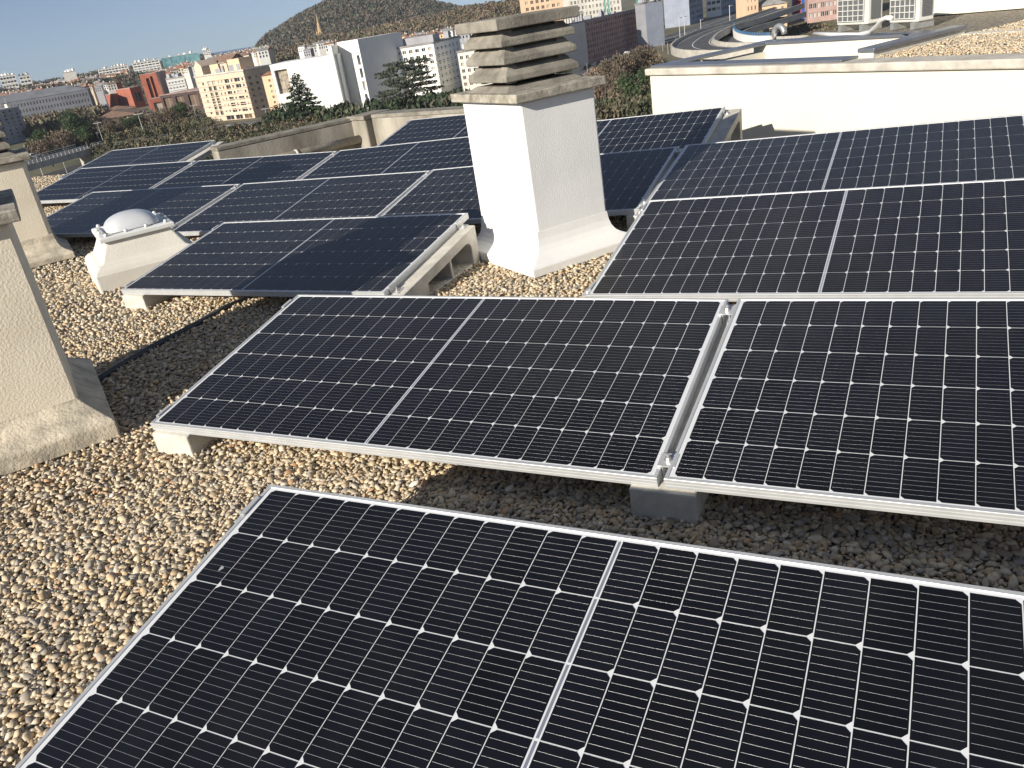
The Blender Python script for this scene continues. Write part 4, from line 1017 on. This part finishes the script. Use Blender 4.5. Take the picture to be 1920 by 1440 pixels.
def hill(name, lab, sky_px, D, dfront, n_trees, cols, tsize, seed, nl=34):
    hr = np.random.default_rng(seed)
    pts = [ud(a, b_, D) for a, b_ in sky_px]
    az = [math.atan2(p.y, p.x) for p in pts]; zz = [p.z for p in pts]
    order = np.argsort(az); az = np.array(az)[order]; zz = np.array(zz)[order]
    na, nd = 60, 14; mb = MB(); rows = []
    A_ = np.linspace(az[0], az[-1], na)
    def hz(a, t_):   # t 0 front .. 1 crest .. 1.5 back
        top = np.interp(a, az, zz)-tsize*.9
        s = math.sin(min(t_, 1)*math.pi/2) if t_ <= 1 else max(0, 1-(t_-1)*1.4)
        return ZG-3+(top-ZG+3)*s
    ts = np.linspace(0, 1.6, nd)
    for t_ in ts: rows.append([((D-dfront*(1-t_))*math.cos(a), (D-dfront*(1-t_))*math.sin(a), hz(a, t_)) for a in A_])
    mb.loft(rows, cap0=False, cap1=False, closed=False)
    o = mb.build(name, M['ground'], smooth=True); tag(o, kind='structure')
    a = hr.uniform(az[0], az[-1], n_trees); t_ = hr.uniform(0.0, 1.06, n_trees)**.75
    d_ = D-dfront*(1-t_); p = np.stack([d_*np.cos(a), d_*np.sin(a), [hz(x, y) for x, y in zip(a, t_)]], 1)
    clump_wood(lab, p, tsize, cols, hr, nl)
HC = [(.08, .085, .06), (.10, .088, .065), (.13, .10, .075), (.06, .078, .05), (.11, .10, .075), (.15, .115, .085)]
hill('hill', ('wood', 'dark wooded hill rising above the old town'), [(478, 92), (486, 78), (500, 62), (520, 50), (545, 35), (570, 20), (595, 8), (625, -8), (670, -14), (730, -14), (790, -6), (830, 4), (870, 12), (930, 16)], 1650, 420, 5200, HC, 7.5, 5)
hill('hill', ('wood', 'low dark ridge along the far left skyline'), [(-80, 173), (0, 160), (60, 151), (110, 144), (180, 131), (260, 119), (330, 107), (396, 99)], 1600, 250, 900, HC, 6, 15)
hill('hill', ('wood', 'dark green and brown trees in front of the far left skyline blocks'), [(-80, 184), (0, 166), (60, 158), (110, 156), (180, 146), (260, 134), (330, 124), (396, 113)], 1010, 120, 900, HC, 5, 16)
BC = [(.16, .115, .08), (.14, .11, .075), (.18, .13, .085), (.10, .095, .055), (.13, .12, .07)]
hill('hill', ('wood', 'brown leafless wood on the low ridge behind the white church'), [(520, 92), (560, 80), (600, 62), (640, 60), (690, 52), (740, 40), (790, 32), (840, 18), (880, 8), (920, 2), (960, -2), (1010, -2), (1060, 0)], 1000, 260, 2600, BC, 5.5, 6)
PC = [(.15, .12, .075), (.17, .13, .08), (.11, .105, .06), (.13, .10, .065)]
flat_wood(('wood', 'leafless brown wood across the park beyond the bridge'), ((50, 266), (200, 232), (190, 212), (30, 236)), 330, 4.6, PC, 8, 80)
flat_wood(('wood', 'scrub and leafless trees between the bridge and the riverside lamps'), ((60, 300), (200, 262), (190, 248), (70, 280)), 160, 3.6, PC, 18, 70)
hill('hill', ('wood', 'scrubby green and brown bank along the river below the beige block'), [(170, 268), (250, 258), (330, 246), (400, 236), (470, 228), (540, 222), (600, 215), (680, 208)], 300, 90, 1300, [(.11, .10, .055), (.075, .08, .04), (.15, .12, .075), (.06, .07, .035), (.13, .10, .065)], 1.9, 9)
flat_wood(('wood', 'brown leafless thicket between the chimney and the white wall'), ((1075, 222), (1240, 196), (1238, 112), (1110, 150)), 260, 2.6, [(.19, .125, .09), (.16, .115, .08), (.12, .105, .065), (.17, .135, .09)], 10, 80)
hill('hill', ('wood', 'brown and green trees behind the blue curved fence'), [(1440, 62), (1480, 50), (1510, 44), (1560, 40), (1640, 30), (1720, 14)], 420, 70, 700, [(.13, .105, .06), (.16, .115, .07), (.09, .095, .045)], 2.6, 11)

flat_wood(('wood', 'dark evergreen shrubs behind the parapet below the white church'), ((505, 250), (880, 216), (880, 204), (520, 236)), 120, 3.6, [(.035, .055, .025), (.045, .07, .03), (.05, .055, .032), (.08, .075, .045)], 21, 90)
flat_wood(('wood', 'green grassy shrubs on the bank left of the white wall'), ((1105, 235), (1240, 215), (1240, 196), (1105, 214)), 130, 2.2, [(.08, .085, .045), (.06, .07, .035), (.11, .09, .055)], 22, 60)
flat_wood(('wood', 'low olive scrub on the slope in front of the riverside road lamps'), ((195, 274), (400, 240), (395, 230), (200, 258)), 120, 2.2, [(.10, .095, .05), (.13, .105, .065), (.07, .075, .04)], 23, 60)
flat_wood(('wood', 'leafless thicket and scrub around the low brown roofed halls'), ((190, 256), (385, 228), (380, 216), (262, 224)), 60, 3.2, [(.14, .11, .075), (.09, .08, .05), (.16, .12, .085)], 24, 80)
# ---- single trees
def leaf_mesh(name, centres, radii, n, size, cols, seed, vertical=0.0):
    hr = np.random.default_rng(seed); V_, F_, C_ = [], [], []
    cs = np.array(centres); rs = np.array(radii)
    idx = hr.choice(len(cs), n, p=(rs**2/np.sum(rs**2)) if rs.ndim == 1 else np.prod(rs, 1)/np.prod(rs, 1).sum())
    d_ = hr.normal(size=(n, 3)); d_ /= np.linalg.norm(d_, axis=1)[:, None]; d_ *= hr.uniform(.35, 1.05, (n, 1))**.6
    r_ = rs[idx][:, None] if rs.ndim == 1 else rs[idx]
    p = cs[idx]+d_*r_
    a = hr.normal(size=(n, 3)); a /= np.linalg.norm(a, axis=1)[:, None]; b_ = np.cross(a, hr.normal(size=(n, 3))); b_ /= np.linalg.norm(b_, axis=1)[:, None]
    if vertical: a = a*(1-vertical)+np.array([0, 0, 1])*vertical
    s = hr.uniform(.6, 1.3, (n, 1))*size
    vv = np.stack([p-a*s, p+b_*s*.5, p+a*s, p-b_*s*.5], 1).reshape(-1, 3)
    me = bpy.data.meshes.new(name); me.from_pydata(vv.tolist(), [], np.arange(4*n).reshape(n, 4).tolist())
    cbase = np.array(cols)[hr.integers(0, len(cols), len(cs))][idx]*hr.uniform(.7, 1.3, (n, 1))
    at = me.color_attributes.new('tint', 'FLOAT_COLOR', 'POINT'); at.data.foreach_set('color', np.concatenate([np.repeat(cbase, 4, 0), np.ones((4*n, 1))], 1).astype(np.float32).ravel())
    me.materials.append(M['leaf']); return me
def trunk_mesh(h, r_, limbs=5, seed=0):
    hr = random.Random(seed); mb = MB(); mb.tube([(0, 0, 0), (.02*h, 0, h*.3), (0, .02*h, h*.62), (0, 0, h*.9)], r_, 7, radii=[r_*1.2, r_, r_*.6, r_*.15])
    for k in range(limbs):
        a = hr.uniform(0, 6.28); z = h*hr.uniform(.3, .65); l = h*hr.uniform(.2, .38)
        mb.tube([(0, 0, z), (l*.5*math.cos(a), l*.5*math.sin(a), z+l*.35), (l*math.cos(a), l*math.sin(a), z+l*.8)], r_*.3, 5, radii=[r_*.45, r_*.28, r_*.08])
    return mb.mesh('trunk', M['bark'], True)
hr = random.Random(11)
GC = [(.035, .065, .022), (.05, .085, .03), (.028, .05, .02), (.06, .09, .035)]
def blobs(n, rx, rz_, z0, r0_, r1_):
    c, r_ = [], []
    for _ in range(n):
        a = hr.uniform(0, 6.28); q = math.sqrt(hr.random())*rx; c.append((q*math.cos(a), q*math.sin(a), z0+hr.uniform(-1, 1)*rz_*(1-.5*q/rx))); r_.append(hr.uniform(r0_, r1_))
    return c, r_
KIND = {}
for v_ in range(2):
    c, r_ = blobs(14, .30, .28, .62, .13, .2); KIND['broad', v_] = (leaf_mesh('crown', c, r_, 1900, .028, GC, 20+v_), trunk_mesh(.6, .03, 5, v_))
    c, r_ = blobs(16, .33, .26, .64, .10, .2); KIND['bare', v_] = (leaf_mesh('crown', c, r_, 1500, .034, [(.15, .115, .08), (.18, .135, .095), (.12, .095, .065)], 30+v_, .45), trunk_mesh(.75, .022, 7, v_+4))
    c, r_ = [], []
    for k in range(46):                                  # pointed conifer with drooping tiers
        z = .10+.86*(k/46); rad = .30*(1-z)**.85+.01; a = k*2.4
        for q in (.45, .85): c.append((rad*q*math.cos(a), rad*q*math.sin(a), z-.05*q)); r_.append((.075*(1.05-z)+.012, .075*(1.05-z)+.012, .026))
    KIND['conifer', v_] = (leaf_mesh('crown', c, r_, 5200, .02, [(.035, .06, .028), (.05, .075, .035), (.03, .045, .022)], 40+v_), trunk_mesh(1.0, .02, 0, 3))
    c, r_ = [], []
    for k in range(26):                                  # spreading cedar: flat plates at several heights
        z = .35+.58*(k/26); rad = (.42 if z < .75 else .26)*hr.uniform(.35, 1); a = k*2.4+hr.uniform(-.4, .4)
        c.append((rad*math.cos(a), rad*math.sin(a), z)); r_.append((.17, .17, .03))
    KIND['cedar', v_] = (leaf_mesh('crown', c, r_, 4600, .021, [(.05, .065, .04), (.065, .08, .05), (.04, .05, .032)], 50+v_), trunk_mesh(.95, .03, 9, 6))
tv = 0
def tree(kind, base, ptop, label, group=None, wid=1.0, D=None):
    global tv; tv += 1
    b_ = ud(base[0], base[1], D) if D else g(*base); h = zat(ptop[0], ptop[1], b_)-b_.z
    cm, tm = KIND[kind, tv % 2]
    root = empty({'broad': 'evergreen_tree', 'bare': 'bare_tree', 'conifer': 'conifer_tree', 'cedar': 'cedar_tree'}[kind], b_, tv*1.7); root.scale = (h*wid, h*wid, h)
    tag(root, label, 'tree', group); link('trunk', tm, root); link('crown', cm, root)
tree('conifer', (578, 240), (556, 130), 'pointed dark conifer in front of the white church', wid=1.55)
tree('broad', (545, 240), (538, 188), 'rounded dark evergreen left of the pointed conifer', wid=1.35)
tree('broad', (640, 222), (636, 192), 'rounded dark evergreen at the foot of the white church', wid=1.4)
tree('broad', (700, 212), (697, 186), 'dark evergreen between the church tower and the cedar', wid=1.5)
tree('cedar', (776, 218), (757, 104), 'spreading cedar in front of the white apartment block', wid=1.3)
tree('broad', (835, 210), (832, 176), 'dark bushy evergreen directly left of the chimney shaft', wid=1.5)
tree('broad', (745, 214), (742, 190), 'low dark evergreen under the cedar, left side', wid=1.6)
tree('broad', (1196, 205), (1186, 124), 'big dark evergreen left of the white wall', wid=1.15)
tree('broad', (1062, 150), (1058, 122), 'green tree beside the chimney cap on the right', wid=1.3)
tree('broad', (1421, 66), (1418, 30), 'green tree in front of the peach houses', wid=1.2)
tree('broad', (1448, 62), (1444, 34), 'second green tree right of the one before the peach houses', wid=1.3)
for k, (bx_, ty) in enumerate(((1140, 106), (1158, 96), (1176, 88), (1206, 80), (1130, 130))): tree('bare', (bx_+10, ty+75), (bx_, ty), 'bare reddish tree in the thicket between chimney and white wall', 'bare trees in the thicket', wid=.9)
for k, (bx_, by_, ty) in enumerate(((128, 300, 240), (70, 308, 262), (100, 312, 255))): tree('bare', (bx_, by_), (bx_-8, ty), 'bare brown tree beside the bridge, far left', 'bare trees by the bridge', wid=1.0)
for k, (bx_, by_, ty) in enumerate(((86, 290, 236), (152, 272, 212), (175, 262, 222), (140, 250, 202), (165, 276, 232))): tree('broad', (bx_, by_), (bx_-6, ty), 'dark green tree in the park left of the brick complex', 'dark park trees on the left', wid=1.0)
for k, (bx_, by_, ty) in enumerate(((262, 248, 212), (246, 252, 218))): tree('broad', (bx_, by_), (bx_-5, ty), 'dark evergreen beneath the red brick complex', 'evergreens below the brick complex', wid=1.1)
for k, (bx_, by_, ty) in enumerate(((300, 245, 205), (330, 240, 196), (345, 236, 188), (205, 262, 222), (222, 258, 220))): tree('bare' if k != 2 else 'broad', (bx_, by_), (bx_-6, ty), 'bare tree along the riverside road' if k != 2 else 'evergreen right of the red brick complex by the riverside road', 'riverside bare trees' if k != 2 else None, wid=1.0)

# ---- bridge on the left
b0, b1 = uz(30, 312, ZG+8), uz(192, 269, ZG+8); db = (b1-b0).normalized(); nb = Vector((-db.y, db.x, 0))
root = empty('bridge', (b0.x, b0.y, ZG)); tag(root, 'pale concrete road bridge with railing, far left', 'bridge'); Lb = (b1-b0).length
Tb = Matrix.Rotation(math.atan2(db.y, db.x), 4, 'Z')
mb = MB(); mb.box(-60, 0, 5.9, Lb, 11, 7.6, M4=Tb); mb.build('deck', M['barrier'], root)
mb = MB(); mb.box(-60, .4, 7.61, Lb, 10.6, 7.66, M4=Tb); mb.build('roadway', M['asphalt'], root)
for y in (.05, 10.75):
    mb = MB(); mb.box(-60, y, 8.6, Lb, y+.15, 8.75, M4=Tb); mb.box(-60, y, 8.1, Lb, y+.1, 8.18, M4=Tb); mb.build('handrail', M['lamp'], root)
pm_ = MB(); pm_.box(-.04, 0, 0, .04, .1, .99)
pme = pm_.mesh('railing_post', M['lamp'])
for k in range(int((Lb+60)/1.5)):
    o = link('railing_post', pme, root); o.matrix_local = Tb @ Matrix.Translation((-60+1.5*k, .05, 7.605))
for x in (-30, 2, 34, Lb-1.2):
    mb = MB(); mb.box(x, 1.2, 0, x+1.8, 9.8, 5.89, M4=Tb); mb.build('pier', M['barrier'], root)

rwc = [uz(a, b_, ZG+.06) for a, b_ in ((20, 352), (90, 336), (150, 320), (210, 300), (300, 280))]
# ---- roads, viaduct and blue fence on the right
def ribbon(pts, wl, wr, z0, z1, name, mt, parent=None, mi=None):
    mb = MB(); rings = []
    for i, p in enumerate(pts):
        t_ = (pts[min(i+1, len(pts)-1)]-pts[max(i-1, 0)]); t_.z = 0; t_.normalize(); n = Vector((-t_.y, t_.x, 0))
        a, b_ = p+n*wl, p+n*wr; rings.append([(a.x, a.y, p.z+z0), (b_.x, b_.y, p.z+z0), (b_.x, b_.y, p.z+z1), (a.x, a.y, p.z+z1)])
    mb.loft(rings); return mb.build(name, mt, parent)
def curve(px, z):
    P_ = [uz(a, b_, z) for a, b_ in px]; out = []
    for i in range(len(P_)-1):
        p0, p1, p2, p3 = P_[max(i-1, 0)], P_[i], P_[i+1], P_[min(i+2, len(P_)-1)]
        for k in range(8):
            t_ = k/8; out.append(.5*((2*p1)+(p2-p0)*t_+(2*p0-5*p1+4*p2-p3)*t_*t_+(3*p1-p0-3*p2+p3)*t_**3))
    return out+[P_[-1]]
ZV = ZG+9
vp = curve([(1480, 14), (1420, 34), (1385, 45), (1352, 54), (1322, 66), (1303, 78), (1299, 87), (1315, 93), (1350, 95), (1400, 94), (1470, 90)], ZV)
root = empty('viaduct', (0, 0, 0)); tag(root, 'elevated road curving round in a loop above the street, right background', 'viaduct')
ribbon(vp, -6.5, 6.5, -1.1, 0, 'deck', M['barrier'], root); ribbon(vp, -5.4, 5.4, .005, .05, 'roadway', M['asphalt'], root)
ribbon(vp, -6.5, -6.0, .004, 1.1, 'parapet', M['barrier'], root); ribbon(vp, 6.0, 6.5, .004, 1.1, 'parapet', M['barrier'], root)
for off in (-5.0, 0, 5.0): ribbon(vp, off-.12, off+.12, .052, .056, 'lane_marking', M['paint'], root)
for i in range(6, len(vp), 9):
    p = vp[i]; mb = MB(); mb.loft([[(p.x+1.2*math.cos(a), p.y+1.2*math.sin(a), z) for a in [k*math.pi/4 for k in range(8)]] for z in (ZG, ZV-1.11)]); mb.build('pier', M['barrier'], root)
vi = curve([(1480, 30), (1430, 45), (1390, 56), (1362, 66), (1352, 73), (1372, 80), (1420, 82), (1480, 80)], ZV-2)
root = empty('slip_road', (0, 0, 0)); tag(root, 'inner curving slip road with low wall inside the viaduct loop', 'slip road')
ribbon(vi, -7, 7, -1.1, 0, 'deck', M['barrier'], root); ribbon(vi, -6.2, 6.2, .005, .05, 'roadway', M['asphalt'], root)
ribbon(vi, -7, -6.5, .004, 1.2, 'parapet', M['barrier'], root); ribbon(vi, 6.5, 7, .004, 1.0, 'parapet', M['barrier'], root)
fc = curve([(1377, 52), (1376, 60), (1381, 67), (1395, 72), (1418, 75), (1445, 75)], ZV-1)
root = empty('blue_fence', (0, 0, 0)); tag(root, 'curved blue slatted fence on a white base wall by the road', 'fence')
ribbon(fc, -.4, .4, -4, 1.2, 'base_wall', M['b_white'], root)
fp = MB(); fp.box(-.2, -.06, 0, .2, .06, .9); fme = fp.mesh('fence_slat', mat('blue_fence_paint', (.05, .13, .24), .6))
for i in range(0, len(fc)-1):
    p = fc[i]; t_ = fc[i+1]-p; o = link('fence_slat', fme, root); o.location = p+Vector((0, 0, 1.22)); o.rotation_euler = (0, 0, math.atan2(t_.y, t_.x)+.5)
for nm, pxs, hw in (('street', [(1060, 160), (1130, 118), (1180, 96), (1235, 78), (1300, 56), (1400, 20)], 10), ('riverside_road', [(180, 277), (250, 263), (330, 249), (400, 238), (470, 229), (540, 222), (640, 214)], 5)):
    c_p = curve(pxs, ZG+.1); tag(ribbon(c_p, -hw, hw, -.05, .02, nm, M['asphalt']), kind='structure')
    tag(ribbon(c_p, -.15, .15, .024, .03, nm+'_marking', M['paint']), kind='structure')

mt_b = mat('dark_ballast', (.05, .045, .04), .95, var=.4, scale=.6)
tag(ribbon(rwc, -16, 16, -.05, .02, 'railway_bed', mt_b), kind='structure')
for off in (-8, -6.5, -2, -.5, 4, 5.5): tag(ribbon(rwc, off-.08, off+.08, .024, .2, 'railway_rail', M['galv']), kind='structure')
# ---- lamps and catenary poles
def lamp_mesh(double):
    mb = MB(); mb.tube([(0, 0, 0), (0, 0, 9)], .12, 6, radii=[.16, .09])
    hb = MB()
    for sgn in ((-1, 1) if double else (1,)): hb.box(min(0, sgn*2.0), -.15, 9.0, max(0, sgn*2.0), .15, 9.22)
    return mb.mesh('pole', M['lamp']), hb.mesh('lamp_head', M['lamp'])
LM = {True: lamp_mesh(True), False: lamp_mesh(False)}
def lamp(b_, t_, dbl, label, group, z=None):
    p = uz(b_[0], b_[1], z if z is not None else ZG); h = zat(t_[0], t_[1], p)-p.z; root = empty('street_lamp', p, 1.2 if b_[0] > 1000 else .7); root.scale = (h/9*.9, h/9*.9, h/9)
    tag(root, label, 'street lamp', group); link('pole', LM[dbl][0], root); link('lamp_head', LM[dbl][1], root)
for b_, t_ in (((1243, 96), (1240, 78)), ((1253, 102), (1249, 78)), ((1268, 88), (1267, 69)), ((1288, 80), (1286, 62)), ((1305, 72), (1303, 56)), ((1330, 58), (1328, 48)), ((1235, 112), (1232, 94)), ((1150, 142), (1146, 112)), ((1168, 134), (1164, 126)), ((1102, 138), (1098, 118)), ((1135, 126), (1131, 107)), ((1192, 112), (1189, 92))):
    lamp(b_, t_, True, 'pale double armed street lamp along the street below the brick office', 'lamps along the street')
for b_, t_ in (((1316, 92), (1314, 38)), ((1370, 80), (1368, 12)), ((1276, 86), (1276, 34)), ((1285, 82), (1284, 32)), ((1442, 70), (1440, 30)), ((1452, 64), (1451, 28))):
    lamp(b_, t_, False, 'tall slim lamp post standing by the viaduct loop', 'tall lamp posts by the viaduct')
for b_, t_ in (((194, 266), (182, 231)), ((187, 266), (182, 249)), ((272, 256), (260, 214)), ((290, 246), (279, 214)), ((371, 229), (362, 198)), ((378, 226), (373, 216)), ((338, 237), (333, 219)), ((506, 240), (499, 204))):
    lamp(b_, t_, True, 'pale street lamp along the riverside road on the left', 'lamps along the riverside road')
for b_, t_ in (((437, 262), (430, 235)), ((474, 250), (469, 232)), ((360, 268), (356, 252)), ((82, 332), (72, 292)), ((128, 330), (118, 296)), ((165, 316), (158, 290))):
    lamp(b_, t_, True, 'T shaped railway mast standing below the roof edge', 'railway masts')

# ---- cars
def car_mesh(colr, nm):
    mb = MB(); prof_ = [(-2.1, .35), (-2.1, .8), (-1.5, .95), (-1.0, 1.45), (.5, 1.45), (1.15, .95), (2.05, .8), (2.1, .35)]
    mb.loft([[(x, y, z) for x, z in prof_] for y in (-.85, .85)]); gl = MB(); gl.loft([[(x, y, z) for x, z in ((-1.35, .98), (-.95, 1.38), (.42, 1.38), (.98, .98))] for y in (-.87, .87)])
    wl = MB(); wl.loft([[(.33*math.cos(2*math.pi*k/12), y, .33*math.sin(2*math.pi*k/12)) for k in range(12)] for y in (-.11, .11)])
    return mb.mesh('body', mat(nm, colr, .35, .1)), gl.mesh('glazing', M['b_pane']), wl.mesh('wheel', M['rubber'])
CM = [car_mesh((.7, .7, .7), 'car_white'), car_mesh((.05, .05, .06), 'car_black'), car_mesh((.05, .16, .45), 'car_blue'), car_mesh((.5, .16, .06), 'car_orange'), car_mesh((.35, .36, .38), 'car_silver')]
def car(p, rz, k, label, group=None):
    root = empty('car', p, rz); tag(root, label, 'car', group); link('body', CM[k][0], root); link('glazing', CM[k][1], root)
    for x in (-1.3, 1.35):
        for y in (-.8, .8): o = link('wheel', CM[k][2], root); o.location = (x, y, .33)
car(uz(1415, 77, ZV-1.94), .3, 2, 'blue car on the slip road by the blue fence')
car(uz(1348, 70, ZV-1.94), .4, 3, 'orange car on the inner slip road of the loop')
car(uz(62, 297, ZG+7.67), math.atan2(db.y, db.x), 0, 'white car crossing the bridge on the left')
car(uz(214, 264, ZG+.13), .9, 0, 'white car on the riverside road just right of the bridge')
hr = random.Random(4)
for k in range(16):
    f_ = k/16; p = uz(1098+f_*125+hr.uniform(-3, 3), 134-f_*46+hr.uniform(-4, 4), ZG+.13); car(p, 1.15+hr.uniform(-.1, .1), hr.choice((0, 1, 1, 4)), 'parked car on the street below the brick office', 'cars on the street below the brick office')

# ------------------------------------------------------------------ thin sea haze over the town
mt = bpy.data.materials.new('haze'); mt.use_nodes = True; mt.node_tree.nodes.remove(mt.node_tree.nodes['Principled BSDF'])
pvn = mt.node_tree.nodes.new('ShaderNodeVolumePrincipled'); pvn.inputs['Density'].default_value = 0.00006; pvn.inputs['Color'].default_value = (.70, .82, .98, 1)
mt.node_tree.links.new(pvn.outputs[0], mt.node_tree.nodes['Material Output'].inputs['Volume'])
mb = MB(); mb.box(-2700, -700, ZG-8, 1900, 3000, 140); o = mb.build('haze', mt); tag(o, 'thin pale haze over the town', 'haze', kind='stuff')
